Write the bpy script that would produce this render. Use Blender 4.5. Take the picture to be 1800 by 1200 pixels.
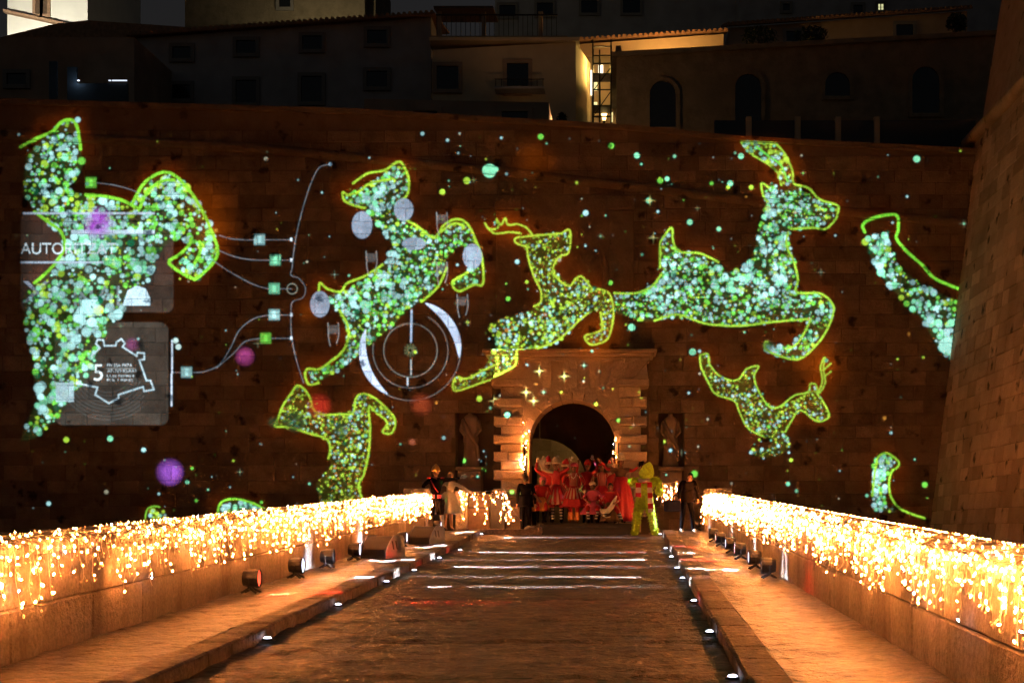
import bpy, bmesh, math, random
import numpy as np
from mathutils import Vector, Matrix

# ------------------------------------------------------------------ camera, sky, exposure
random.seed(7)
scene = bpy.context.scene
for o in list(bpy.data.objects):
    bpy.data.objects.remove(o)
col = scene.collection
F, CU, CV, EYE = 2500.0, 1075.0, 928.0, 1.70      # focal length and principal point in photo pixels, eye height
cd = bpy.data.cameras.new('camera')
cd.sensor_width = 36.0
cd.lens = 50.0
cd.shift_x = -(CU - 900) / 1800
cd.shift_y = (CV - 600) / 1800
cd.clip_start = 0.1
cd.clip_end = 3000
cam = bpy.data.objects.new('camera', cd)
col.objects.link(cam)
cam.location = (0, 0, EYE)
cam.rotation_euler = (math.radians(90), 0, 0)
scene.camera = cam

world = bpy.data.worlds.new('World')
scene.world = world
world.use_nodes = True
wn = world.node_tree.nodes
wl = world.node_tree.links
sky = wn.new('ShaderNodeTexSky')
sky.sky_type = 'NISHITA'
sky.sun_disc = False
sky.sun_elevation = math.radians(-2)
sky.sun_rotation = math.radians(200)
bg = wn['Background']
bg.inputs['Strength'].default_value = 0.085
wl.new(sky.outputs[0], bg.inputs['Color'])

vs = scene.view_settings
vs.view_transform = 'Standard'
vs.look = 'None'
vs.exposure = 0.0
vs.gamma = 1.0
vs.use_curve_mapping = False
cy = scene.cycles
cy.use_denoising = True
cy.denoiser = 'OPENIMAGEDENOISE'
cy.use_light_tree = True
cy.max_bounces = 5
cy.diffuse_bounces = 3
cy.glossy_bounces = 2
cy.transmission_bounces = 3
cy.transparent_max_bounces = 6
cy.sample_clamp_indirect = 2.0
cy.caustics_reflective = False
cy.caustics_refractive = False

# ------------------------------------------------------------------ helpers
YW = 43.5                                           # the curtain wall's face
def U(u, Y): return (u - CU) / F * Y
def V(v, Y): return EYE + (CV - v) / F * Y
def P(u, v, Y): return Vector((U(u, Y), Y, V(v, Y)))
SL = 0.038
def RZ(Y): return SL * min(Y, 40.0)                 # the ramp
def lerp(a, b, t): return a + (b - a) * t
def interp(pts, x):
    if x <= pts[0][0]: return pts[0][1]
    for (x0, y0), (x1, y1) in zip(pts, pts[1:]):
        if x <= x1: return y0 + (y1 - y0) * (x - x0) / (x1 - x0)
    return pts[-1][1]

class MB:
    """collects faces; build() links them as one mesh object"""
    def __init__(self):
        self.v = []; self.f = []; self.m = []; self.t = []
    def face(self, pts, mat=0, tone=.5):
        i = len(self.v)
        self.v += [tuple(p) for p in pts]
        self.f.append(tuple(range(i, i + len(pts))))
        self.m.append(mat); self.t.append(tone)
    def mesh(self, vs, fs, mat=0, tone=.5):
        i = len(self.v)
        self.v += [tuple(p) for p in vs]
        for f in fs:
            self.f.append(tuple(i + k for k in f)); self.m.append(mat); self.t.append(tone)
    def box(self, x0, x1, y0, y1, z0, z1, mat=0, tone=.5):
        c = [(x0,y0,z0),(x1,y0,z0),(x1,y1,z0),(x0,y1,z0),(x0,y0,z1),(x1,y0,z1),(x1,y1,z1),(x0,y1,z1)]
        self.mesh(c, [(3,2,1,0),(4,5,6,7),(0,1,5,4),(1,2,6,5),(2,3,7,6),(3,0,4,7)], mat, tone)
    def hexa(self, c, mat=0, tone=.5):
        self.mesh(c, [(3,2,1,0),(4,5,6,7),(0,1,5,4),(1,2,6,5),(2,3,7,6),(3,0,4,7)], mat, tone)
    def bbox(self, x0, x1, y0, y1, z0, z1, b=.02, mat=0, tone=.5):
        """box with every edge chamfered"""
        bm = bmesh.new()
        bmesh.ops.create_cube(bm, size=1)
        for v in bm.verts:
            v.co = Vector((lerp(x0, x1, v.co.x + .5), lerp(y0, y1, v.co.y + .5), lerp(z0, z1, v.co.z + .5)))
        bmesh.ops.bevel(bm, geom=list(bm.edges), offset=b, segments=2, affect='EDGES', profile=.5)
        bm.verts.index_update()
        self.mesh([v.co[:] for v in bm.verts], [[v.index for v in f.verts] for f in bm.faces], mat, tone)
        bm.free()
    def block(self, M, s0, s1, t0, t1, d0, d1, b=.015, mat=0, tone=.5, j=0.0, e=0.004):
        """a dressed stone: M(s,t,d) maps face coordinates to the world, front chamfered"""
        r = lambda: random.uniform(-j, j)
        c = [(s0+e+r(),t0+e+r()),(s1-e+r(),t0+e+r()),(s1-e+r(),t1-e+r()),(s0+e+r(),t1-e+r())]
        cs = sum(p[0] for p in c)/4; ct = sum(p[1] for p in c)/4
        ins = [(p[0] + (b if p[0] < cs else -b), p[1] + (b if p[1] < ct else -b)) for p in c]
        tl = [r()*.6 for _ in range(4)]
        vs_ = [M(p[0],p[1],d0) for p in c] + [M(p[0],p[1],d1-b) for p in c] + [M(p[0],p[1],d1+k) for p,k in zip(ins,tl)]
        fs = [(8,9,10,11)]
        for k in range(4):
            n = (k+1) % 4
            fs += [(k,n,4+n,4+k),(4+k,4+n,8+n,8+k)]
        self.mesh(vs_, fs, mat, tone)
    def tube(self, path, r, n=6, mat=0, tone=.5, cap=True):
        path = [Vector(p) for p in path]
        i0 = len(self.v)
        up = None
        for k, p in enumerate(path):
            d = (path[min(k+1,len(path)-1)] - path[max(k-1,0)])
            d = d.normalized() if d.length > 1e-9 else Vector((0,0,1))
            if up is None:
                up = d.orthogonal().normalized()
            up = (up - d*up.dot(d))
            up = up.normalized() if up.length > 1e-6 else d.orthogonal().normalized()
            w = d.cross(up)
            rr = r[k] if isinstance(r, (list, tuple)) else r
            for a in range(n):
                an = 2*math.pi*a/n
                self.v.append(tuple(p + (up*math.cos(an) + w*math.sin(an))*rr))
        for k in range(len(path)-1):
            for a in range(n):
                b = (a+1) % n
                self.f.append((i0+k*n+a, i0+k*n+b, i0+(k+1)*n+b, i0+(k+1)*n+a)); self.m.append(mat); self.t.append(tone)
        if cap:
            self.f.append(tuple(i0+a for a in range(n))[::-1]); self.m.append(mat); self.t.append(tone)
            e = i0+(len(path)-1)*n
            self.f.append(tuple(e+a for a in range(n))); self.m.append(mat); self.t.append(tone)
    def lathe(self, prof, c=(0,0,0), n=16, mat=0, tone=.5, fn=None, sx=1, sy=1):
        i0 = len(self.v)
        for k,(r,z) in enumerate(prof):
            for a in range(n):
                an = 2*math.pi*a/n
                q = fn(an, r, z) if fn else (r, z)
                self.v.append((c[0]+q[0]*math.cos(an)*sx, c[1]+q[0]*math.sin(an)*sy, c[2]+q[1]))
        for k in range(len(prof)-1):
            for a in range(n):
                b = (a+1) % n
                self.f.append((i0+k*n+a, i0+k*n+b, i0+(k+1)*n+b, i0+(k+1)*n+a)); self.m.append(mat); self.t.append(tone)
        self.f.append(tuple(i0+a for a in range(n))[::-1]); self.m.append(mat); self.t.append(tone)
        e = i0+(len(prof)-1)*n
        self.f.append(tuple(e+a for a in range(n))); self.m.append(mat); self.t.append(tone)
    def prism(self, poly, ext, mat=0, tone=.5):
        """planar polygon (3-D points) extruded by a vector"""
        n = len(poly); e = Vector(ext)
        a = [Vector(p) for p in poly]; b = [p + e for p in a]
        fs = [tuple(range(n)), tuple(range(2*n-1, n-1, -1))]
        for k in range(n):
            q = (k+1) % n
            fs.append((q, k, n+k, n+q))
        self.mesh(a+b, fs, mat, tone)
    def ball(self, c, r, n=10, m=7, mat=0, sx=1, sy=1, sz=1, tone=.5):
        i0 = len(self.v)
        c = Vector(c)
        self.v.append(tuple(c + Vector((0,0,-r*sz))))
        for k in range(1, m):
            th = math.pi*k/m
            for a in range(n):
                an = 2*math.pi*a/n
                self.v.append((c.x+r*sx*math.sin(th)*math.cos(an), c.y+r*sy*math.sin(th)*math.sin(an), c.z-r*sz*math.cos(th)))
        self.v.append(tuple(c + Vector((0,0,r*sz))))
        top = len(self.v)-1
        F_ = []
        for a in range(n):
            b = (a+1) % n
            F_.append((i0, i0+1+b, i0+1+a))
            for k in range(m-2):
                F_.append((i0+1+k*n+a, i0+1+k*n+b, i0+1+(k+1)*n+b, i0+1+(k+1)*n+a))
            F_.append((i0+1+(m-2)*n+a, i0+1+(m-2)*n+b, top))
        for f in F_:
            self.f.append(f); self.m.append(mat); self.t.append(tone)
    def build(self, name, mats, parent=None, smooth=False, local=False, origin=None):
        me = bpy.data.meshes.new(name)
        off = Vector((0,0,0))
        if parent is not None and not local:
            q = parent
            while q is not None:
                off += q.location; q = q.parent
        base = Vector(origin) if origin is not None else Vector((0,0,0))
        sub = off + (base - off if origin is not None else Vector((0,0,0)))
        me.from_pydata([(x-sub.x, y-sub.y, z-sub.z) for x,y,z in self.v], [], self.f)
        if not isinstance(mats, (list, tuple)): mats = [mats]
        for m in mats: me.materials.append(m)
        me.polygons.foreach_set('material_index', self.m)
        at = me.attributes.new('tone', 'FLOAT', 'FACE')
        at.data.foreach_set('value', self.t)
        if smooth:
            me.polygons.foreach_set('use_smooth', [True]*len(self.f))
        me.validate()
        me.update()
        o = bpy.data.objects.new(name, me)
        col.objects.link(o)
        if origin is not None: o.location = base - off
        o.parent = parent
        return o

def thing(name, label, cat, loc=(0,0,0), rz=0, group=None):
    o = bpy.data.objects.new(name, None)
    o.empty_display_size = .2
    col.objects.link(o)
    o.location = loc; o.rotation_euler = (0,0,rz)
    return tag(o, label, cat, group)
def tag(o, label, cat, group=None, kind=None):
    if label: o['label'] = label
    if cat: o['category'] = cat
    if group: o['group'] = group
    if kind: o['kind'] = kind
    return o
def struct(o):
    o['kind'] = 'structure'; return o
def stuff(o):
    o['kind'] = 'stuff'; return o
def lamp(name, kind, loc, energy, color, parent=None, **kw):
    d = bpy.data.lights.new(name, kind)
    d.energy = energy; d.color = color
    for k, v in kw.items(): setattr(d, k, v)
    o = bpy.data.objects.new(name, d)
    col.objects.link(o)
    o.location = loc
    if parent is not None:
        off = Vector((0,0,0)); q = parent
        while q is not None:
            off += q.location; q = q.parent
        o.location = Vector(loc) - off
        o.parent = parent
    return o
def aim(o, d):
    o.rotation_euler = Vector(d).to_track_quat('-Z', 'Y').to_euler()

# ------------------------------------------------------------------ materials
def nmat(name):
    m = bpy.data.materials.new(name); m.use_nodes = True
    nt = m.node_tree
    return m, nt, nt.nodes, nt.links, nt.nodes['Principled BSDF']
def solid(name, c, rough=.6, metal=0, spec=.5, bump=0, scale=40, var=.12):
    m, nt, n, l, b = nmat(name)
    g = n.new('ShaderNodeNewGeometry')
    no = n.new('ShaderNodeTexNoise'); no.inputs['Scale'].default_value = scale; no.inputs['Detail'].default_value = 5
    l.new(g.outputs['Position'], no.inputs['Vector'])
    cr = n.new('ShaderNodeValToRGB')
    cr.color_ramp.elements[0].position = .3; cr.color_ramp.elements[1].position = .7
    cr.color_ramp.elements[0].color = (*[x*(1-var) for x in c], 1)
    cr.color_ramp.elements[1].color = (*[min(1, x*(1+var)) for x in c], 1)
    l.new(no.outputs['Fac'], cr.inputs[0]); l.new(cr.outputs[0], b.inputs['Base Color'])
    b.inputs['Roughness'].default_value = rough; b.inputs['Metallic'].default_value = metal
    b.inputs['Specular IOR Level'].default_value = spec
    if bump:
        bp = n.new('ShaderNodeBump'); bp.inputs['Strength'].default_value = bump; bp.inputs['Distance'].default_value = .02
        l.new(no.outputs['Fac'], bp.inputs['Height']); l.new(bp.outputs[0], b.inputs['Normal'])
    return m
def emis(name, c, s, base=(.8,.8,.8)):
    m, nt, n, l, b = nmat(name)
    b.inputs['Base Color'].default_value = (*base, 1)
    b.inputs['Emission Color'].default_value = (*c, 1)
    b.inputs['Emission Strength'].default_value = s
    return m
def stone(name, c0, c1, rough=.85, tonev=.5, bump=.5, bscale=9, spot=0.0, stain=.5, streak=0.0, spec=.3, fine=45, mott=.25, dist=.05):
    """weathered stone: broad mottling, per-stone tone, dark lichen spots, rough relief"""
    m, nt, n, l, b = nmat(name)
    g = n.new('ShaderNodeNewGeometry')
    def noise(sc, det=6, rgh=.6, vec=None):
        x = n.new('ShaderNodeTexNoise'); x.inputs['Scale'].default_value = sc
        x.inputs['Detail'].default_value = det; x.inputs['Roughness'].default_value = rgh
        l.new(vec or g.outputs['Position'], x.inputs['Vector']); return x.outputs['Fac']
    def ramp(src, p0, p1, a=0, z=1):
        x = n.new('ShaderNodeMapRange'); x.inputs['From Min'].default_value = p0; x.inputs['From Max'].default_value = p1
        x.inputs['To Min'].default_value = a; x.inputs['To Max'].default_value = z
        l.new(src, x.inputs['Value']); return x.outputs[0]
    def mixc(fac, a, z, mode='MIX'):
        x = n.new('ShaderNodeMix'); x.data_type = 'RGBA'; x.blend_type = mode
        if isinstance(fac, (int, float)): x.inputs[0].default_value = fac
        else: l.new(fac, x.inputs[0])
        for s, k in ((a, 6), (z, 7)):
            if isinstance(s, tuple): x.inputs[k].default_value = (*s, 1)
            else: l.new(s, x.inputs[k])
        return x.outputs[2]
    cc = mixc(ramp(noise(2.2), .3, .7), c0, c1)
    at = n.new('ShaderNodeAttribute'); at.attribute_name = 'tone'
    tv = ramp(at.outputs['Fac'], 0, 1, 1-tonev, 1+tonev)
    vm = n.new('ShaderNodeVectorMath'); vm.operation = 'SCALE'
    l.new(cc, vm.inputs[0]); l.new(tv, vm.inputs['Scale'])
    cc = vm.outputs[0]
    dk = tuple(x*.28 for x in c0)
    cc = mixc(ramp(noise(.55, 8, .7), .52, .72, 0, stain), cc, dk)
    if streak:
        mp = n.new('ShaderNodeMapping'); mp.inputs['Scale'].default_value = (1.6, 1.6, .22)
        l.new(g.outputs['Position'], mp.inputs['Vector'])
        cc = mixc(ramp(noise(1.3, 5, .6, mp.outputs[0]), .5, .72, 0, streak), cc, dk)
    if spot:
        vo = n.new('ShaderNodeTexVoronoi'); vo.inputs['Scale'].default_value = 1.35; vo.inputs['Randomness'].default_value = 1
        ad = n.new('ShaderNodeVectorMath'); ad.operation = 'ADD'
        nz = n.new('ShaderNodeTexNoise'); nz.inputs['Scale'].default_value = 4; nz.inputs['Detail'].default_value = 4
        l.new(g.outputs['Position'], nz.inputs['Vector'])
        sc = n.new('ShaderNodeVectorMath'); sc.operation = 'SCALE'; sc.inputs['Scale'].default_value = .5
        l.new(nz.outputs['Color'], sc.inputs[0])
        l.new(g.outputs['Position'], ad.inputs[0]); l.new(sc.outputs[0], ad.inputs[1])
        l.new(ad.outputs[0], vo.inputs['Vector'])
        cc = mixc(ramp(vo.outputs['Distance'], .10, .24, spot, 0), cc, (.012,.011,.008))
    fn_ = noise(fine, 4, .7)
    cc = mixc(ramp(fn_, .35, .65, mott, 0), cc, dk)
    if mott > .5: cc = mixc(ramp(noise(2.7, 8, .72), .40, .58, mott*.95, 0), cc, dk)
    l.new(cc, b.inputs['Base Color'])
    b.inputs['Roughness'].default_value = rough
    b.inputs['Specular IOR Level'].default_value = spec
    if bump:
        h = n.new('ShaderNodeMath'); h.operation = 'ADD'
        h2 = n.new('ShaderNodeMath'); h2.operation = 'MULTIPLY'; h2.inputs[1].default_value = .35
        l.new(noise(bscale, 8, .65), h.inputs[0]); l.new(fn_, h2.inputs[0]); l.new(h2.outputs[0], h.inputs[1])
        bp = n.new('ShaderNodeBump'); bp.inputs['Strength'].default_value = bump; bp.inputs['Distance'].default_value = dist
        l.new(h.outputs[0], bp.inputs['Height']); l.new(bp.outputs[0], b.inputs['Normal'])
    return m

M = {}
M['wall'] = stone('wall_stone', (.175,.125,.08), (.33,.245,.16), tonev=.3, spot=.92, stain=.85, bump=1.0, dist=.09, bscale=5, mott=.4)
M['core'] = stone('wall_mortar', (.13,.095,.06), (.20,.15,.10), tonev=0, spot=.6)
M['portal'] = stone('portal_stone', (.56,.43,.28), (.70,.56,.38), tonev=.25, stain=.6, bump=.9, spot=.0, mott=.4, dist=.07)
M['statue'] = stone('statue_marble', (.26,.20,.14), (.36,.28,.20), tonev=0, stain=.4, bump=.3)
M['parapet'] = stone('parapet_stone', (.42,.34,.25), (.56,.47,.36), tonev=.25, stain=.6, streak=.6, bump=.9, dist=.08, mott=.45, fine=20)
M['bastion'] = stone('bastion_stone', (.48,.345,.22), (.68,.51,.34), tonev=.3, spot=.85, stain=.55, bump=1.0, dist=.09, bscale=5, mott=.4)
M['pave'] = stone('pavement_stone', (.20,.145,.095), (.38,.29,.20), rough=.36, tonev=.15, stain=.55, bump=1.0, bscale=7, spec=.6, fine=11, mott=.8, dist=.16)
M['road'] = stone('road_stone', (.20,.11,.053), (.42,.245,.13), rough=.46, tonev=.12, stain=.6, bump=1.0, bscale=6, spec=.6, fine=12, mott=.8, dist=.14)
M['kerb'] = stone('kerb_stone', (.28,.21,.145), (.42,.33,.24), rough=.6, tonev=.25, stain=.6, bump=1, dist=.1, mott=.6, fine=14)
M['soil'] = stone('moat_soil', (.06,.05,.035), (.10,.08,.05), tonev=0, bump=.6)
M['plaster_grey'] = solid('plaster_grey', (.36,.36,.38), .9, var=.15, scale=1.2)
M['plaster_brown'] = solid('plaster_brown', (.36,.27,.20), .9, var=.18, scale=1.0)
M['plaster_cream'] = solid('plaster_cream', (.62,.52,.36), .9, var=.1, scale=1.3)
M['plaster_white'] = solid('plaster_white', (.78,.76,.70), .9, var=.06, scale=1.0)
M['rubble'] = stone('rubble_stone', (.20,.165,.11), (.32,.27,.19), tonev=.3, stain=.4, bump=1.0, bscale=6)
M['pane'] = solid('window_glass', (.012,.013,.015), .15)
M['frame_dark'] = solid('window_surround', (.22,.21,.20), .8)
M['tile'] = solid('roof_tile', (.33,.20,.12), .85, var=.3, scale=6)
M['iron'] = solid('iron', (.03,.03,.03), .5, .6)
M['black'] = solid('black_plastic', (.012,.012,.013), .45)
M['blackwood'] = solid('black_stage_board', (.018,.017,.016), .55, bump=.2)
M['grille'] = solid('speaker_grille', (.012,.011,.011), .6, bump=.4, scale=200)
M['end_lamplit'] = solid('speaker_end', (.20,.24,.32), .45)  # blue-white lamp light on the monitor ends is put into this colour
M['wood'] = solid('dark_wood', (.10,.06,.035), .6, var=.3, scale=8, bump=.2)
M['leaf'] = solid('leaf', (.05,.07,.03), .7, var=.4, scale=3)
M['blueposter'] = solid('blue_wall', (.06,.085,.11), .8)

# ------------------------------------------------------------------ projector: a slide drawn in wall coordinates, thrown by one lamp
def make_slide():
    rng = np.random.default_rng(11)
    U0, U1, V0, V1 = 0, 1740, 180, 930
    W, H = U1-U0, V1-V0
    img = np.zeros((H, W, 3), np.float32)
    yy, xx = np.mgrid[0:H, 0:W].astype(np.float32)
    def disc(u, v, r, c, a=1.0, soft=1.2, add=False, ry=None):
        ry = ry or r
        x, y = u-U0, v-V0
        pd = 3+soft
        x0, x1 = int(max(0, x-r-pd)), int(min(W, x+r+pd+1)); y0, y1 = int(max(0, y-ry-pd)), int(min(H, y+ry+pd+1))
        if x0 >= x1 or y0 >= y1: return
        d = np.sqrt(((xx[y0:y1,x0:x1]-x)/r)**2 + ((yy[y0:y1,x0:x1]-y)/ry)**2)*min(r, ry)
        k = (np.clip((min(r, ry)+soft*.5-d)/soft, 0, 1)*a)[..., None]
        s = img[y0:y1,x0:x1]; c = np.array(c, np.float32)
        img[y0:y1,x0:x1] = np.maximum(s, s*(1-k)*.85 + k*c) if add else s*(1-k) + k*c
    def glow(u, v, r, c, a):
        x, y = u-U0, v-V0
        x0, x1 = int(max(0, x-3*r)), int(min(W, x+3*r)); y0, y1 = int(max(0, y-3*r)), int(min(H, y+3*r))
        if x0 >= x1 or y0 >= y1: return
        k = np.exp(-((xx[y0:y1,x0:x1]-x)**2 + (yy[y0:y1,x0:x1]-y)**2)/(2*r*r))*a
        img[y0:y1,x0:x1] += k[..., None]*np.array(c, np.float32)
    def spline(pts, step=1.5):
        p = np.array(pts, float); out = []
        for i in range(len(p)-1):
            a, b = p[max(i-1,0)], p[i]; c, d = p[i+1], p[min(i+2,len(p)-1)]
            n = max(2, int(np.hypot(*(c-b))/step))
            for t in np.linspace(0, 1, n, endpoint=False):
                out.append(.5*((2*b)+(c-a)*t+(2*a-5*b+4*c-d)*t*t+(3*b-a-3*c+d)*t**3))
        out.append(p[-1]); return out
    def line(pts, r, c, a=1.0, smooth=True, bead=0.0, step=1.5):
        q = spline(pts, step) if smooth else [np.array(s)*(1-t)+np.array(e)*t for s, e in zip(pts, pts[1:]) for t in np.linspace(0, 1, max(2, int(np.hypot(e[0]-s[0], e[1]-s[1])/step)))]
        for x, y in q:
            k = 1 - bead*rng.random()
            disc(x+rng.normal()*bead*.8, y+rng.normal()*bead*.8, r*(1+bead*rng.normal()*.25) if bead else r, np.array(c)*k, a)
    def inside(poly, x, y):
        p = np.array(poly, float); n = len(p); ins = np.zeros(x.shape, bool); j = n-1
        for i in range(n):
            xi, yi = p[i]; xj, yj = p[j]
            cnd = ((yi > y) != (yj > y)) & (x < (xj-xi)*(y-yi)/(yj-yi+1e-9)+xi)
            ins ^= cnd; j = i
        return ins
    def polyfill(poly, c, a):
        xs = [p[0] for p in poly]; ys = [p[1] for p in poly]
        x0, x1 = int(max(0,min(xs)-U0)), int(min(W,max(xs)-U0+1)); y0, y1 = int(max(0,min(ys)-V0)), int(min(H,max(ys)-V0+1))
        k = inside(poly, xx[y0:y1,x0:x1]+U0, yy[y0:y1,x0:x1]+V0)[..., None]*a
        img[y0:y1,x0:x1] = img[y0:y1,x0:x1]*(1-k) + k*np.array(c, np.float32)
    WHT, CYA, GRN, YEL, DKG, ORG = (.56,.92,.92), (.32,.95,.56), (.26,.92,.10), (.60,.90,.07), (0,.16,.07), (.6,.22,.03)
    def deer(poly, lines, rmin, rmax, dens, white, lr=2.3, lc=(.38,.80,.05), halo=1.0, edge=True):
        xs = [p[0] for p in poly]; ys = [p[1] for p in poly]
        x0, x1, y0, y1 = min(xs), max(xs), min(ys), max(ys)
        for L in lines:                                              # red fringe round the garland
            for x, y in spline(L, 16): glow(x+rng.normal()*6, y+rng.normal()*6, 13, (.16,.018,0), .10*halo*rng.uniform(.2,1.9))
        n = int((x1-x0)*(y1-y0)*dens*(.92 if white > .3 else .85)); rmax *= .78; rmin *= .85
        polyfill(poly, (.03,.055,.012) if white > .25 else (.05,.05,.005), .5)
        qx = rng.uniform(x0, x1, n); qy = rng.uniform(y0, y1, n)
        ok = inside(poly, qx, qy); qx, qy = qx[ok], qy[ok]
        cl = rng.uniform(0, 1, (7,)); 
        hot = [(rng.choice(qx), rng.choice(qy), rng.uniform(18,40)) for _ in range(9)] if len(qx) > 20 else []
        rs = rmin + (rmax-rmin)*rng.random(len(qx))**2.6
        order = np.argsort(rs)[::-1] if white < .3 else np.arange(len(qx))
        for i in order:
            x, y, r = qx[i], qy[i], rs[i]
            near = any((x-h[0])**2+(y-h[1])**2 < h[2]**2 for h in hot)
            p = rng.random(); w = white + ((.30 if white > .25 else .12) if near else 0)
            if p < w*.6: c = WHT
            elif p < w: c = CYA
            elif p < w + (1-w)*.52: c = GRN if white > .25 else YEL
            elif p < w + (1-w)*.80: c = YEL
            elif p < w + (1-w)*.92: c = ORG if white < .3 else GRN
            else: c = DKG
            disc(x, y, r*(1.35 if near else 1), np.array(c)*rng.uniform(.5, 1.15), rng.uniform(.6, 1), soft=1.8, add=c is not DKG)
        for L in lines: line(L, lr, lc, bead=.28)
    # first, the faint grey title panels on the far left
    def rrect(x0, y0, x1, y1, r):
        o = []
        for cx, cy_, a0 in ((x1-r,y0+r,-90),(x1-r,y1-r,0),(x0+r,y1-r,90),(x0+r,y0+r,180)):
            o += [(cx+r*math.cos(math.radians(a0+k*15)), cy_+r*math.sin(math.radians(a0+k*15))) for k in range(7)]
        return o
    polyfill(rrect(36, 372, 305, 549, 14), (.048,.034,.028), .9)
    polyfill(rrect(96, 566, 296, 747, 16), (.058,.048,.040), .9)
    for k in range(9):
        line([(190+math.cos(t)*(40+6*k), 655+math.sin(t)*(34+6*k)) for t in np.linspace(.1*k, 2.6, 14)], .7, (.2,.2,.2), .6)
    def text(s, u, v, h, c=(.75,.82,.9), wide=1.0):
        cu = bpy.data.curves.new('t', 'FONT'); cu.body = s; cu.size = 1
        ob = bpy.data.objects.new('t', cu); col.objects.link(ob)
        dg = bpy.context.evaluated_depsgraph_get(); me = ob.evaluated_get(dg).to_mesh()
        me.calc_loop_triangles()
        P_ = np.array([w.co[:2] for w in me.vertices]); T = [t.vertices[:] for t in me.loop_triangles]
        k = h/.7
        for t in T:
            a = [(u+P_[i][0]*k*wide, v-P_[i][1]*k) for i in t]
            polyfill([(x, y) for x, y in a], c, 1.0)
        bpy.data.objects.remove(ob); bpy.data.curves.remove(cu)
    text('NAL', 126, 537, 36, (.42,.48,.55), 1.0)
    text('X', 38, 532, 40, (.38,.42,.55), 1.25)
    deer([(45,275),(75,245),(105,215),(130,212),(140,245),(145,290),(138,310),(118,330),(150,345),(190,345),(235,355),(260,320),(295,305),(330,325),(360,370),(380,420),(380,455),(350,490),(300,475),(320,450),(335,425),(300,420),(275,450),(265,490),(235,520),(205,560),(180,590),(165,650),(130,690),(105,730),(60,770),(34,775),(65,700),(60,640),(45,580),(40,520),(60,500),(100,470),(110,430),(95,400),(60,370),(40,340)],
         [[(35,258),(60,246),(90,232),(105,216),(120,210),(132,216),(139,240),(141,262)],
          [(60,372),(85,390),(105,405),(113,425),(108,445),(90,470),(60,497)],
          [(150,342),(185,345),(215,352),(240,365)],
          [(232,358),(250,325),(275,306),(295,303),(315,315),(340,345),(360,380),(375,415),(382,440),(375,460),(350,485),(335,488),(297,462),(315,447),(332,430),(335,418)],
          [(245,366),(260,335),(285,318),(305,316)],[(342,462),(352,440),(350,425)]], 2.2, 9.0, .023, .54, 2.6, (.32,.85,.05), 1.3)
    deer([(600,345),(618,335),(650,320),(690,295),(705,290),(718,315),(715,340),(700,360),(690,380),(720,395),(762,415),(780,400),(805,390),(825,400),(838,430),(845,460),(843,500),(810,510),(795,497),(822,478),(825,455),(815,430),(800,435),(785,455),(770,490),(755,520),(720,540),(700,560),(680,580),(655,600),(640,615),(610,640),(570,665),(545,672),(540,652),(562,645),(590,640),(607,610),(610,580),(600,555),(585,540),(575,520),(605,512),(640,490),(680,455),(690,430),(660,390),(640,365),(615,358)],
         [[(620,322),(645,305),(675,299),(690,290),(703,285),(712,297),(718,315),(716,340),(705,352)],
          [(610,343),(602,338),(605,352),(620,360),(640,365)],[(610,343),(630,337),(650,322),(690,314)],
          [(700,380),(730,395),(762,417),(780,395),(800,385),(820,392),(835,420),(847,455),(848,498),(832,500),(806,511),(795,495),(822,478)],
          [(768,412),(785,399),(800,392),(815,397)],
          [(785,470),(768,505),(740,530)],[(560,510),(562,497),(575,507),(598,512),(610,497),(640,485),(672,465)],
          [(597,545),(610,570),(612,590),(603,615),(580,635),(560,648),(540,648),(536,660),(543,675),(560,672)]], 1.5, 5.6, .036, .42, 2.0, (.5,.78,.05))
    deer([(907,425),(925,412),(960,410),(995,406),(1003,415),(998,440),(985,455),(972,470),(985,485),(1003,500),(1015,490),(1030,490),(1045,505),(1065,515),(1077,535),(1077,570),(1065,595),(1035,605),(1028,590),(1055,580),(1055,545),(1040,545),(1020,562),(1005,580),(980,600),(950,615),(915,620),(905,645),(875,660),(840,670),(800,685),(797,665),(815,665),(850,645),(870,620),(870,595),(855,575),(880,560),(920,550),(945,540),(952,515),(940,490),(930,465),(925,440)],
         [[(852,392),(860,402),(875,400),(872,385),(880,395),(888,384),(893,395),(910,394),(925,400),(935,412)],
          [(855,398),(870,410),(895,408),(915,410)],
          [(930,434),(908,428),(906,419),(925,415),(960,412),(985,410),(1000,404),(1003,420),(998,445),(985,450),(975,462),(972,475),(980,490),(1000,503),(1012,490),(1022,486),(1033,498),(1040,508)],
          [(925,430),(930,460),(940,490),(950,510),(950,530),(938,538)],
          [(1050,507),(1070,515),(1078,540),(1076,570),(1067,595),(1045,605),(1033,602),(1028,590),(1050,583),(1058,575),(1055,548)],
          [(1040,545),(1020,560),(1000,580),(975,600),(940,612),(915,618)],
          [(912,622),(908,645),(880,660),(845,672),(800,686),(797,668),(805,662),(820,665),(850,650),(870,640)]], 1.2, 3.6, .052, .22, 1.7, (.55,.72,.05))
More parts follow.
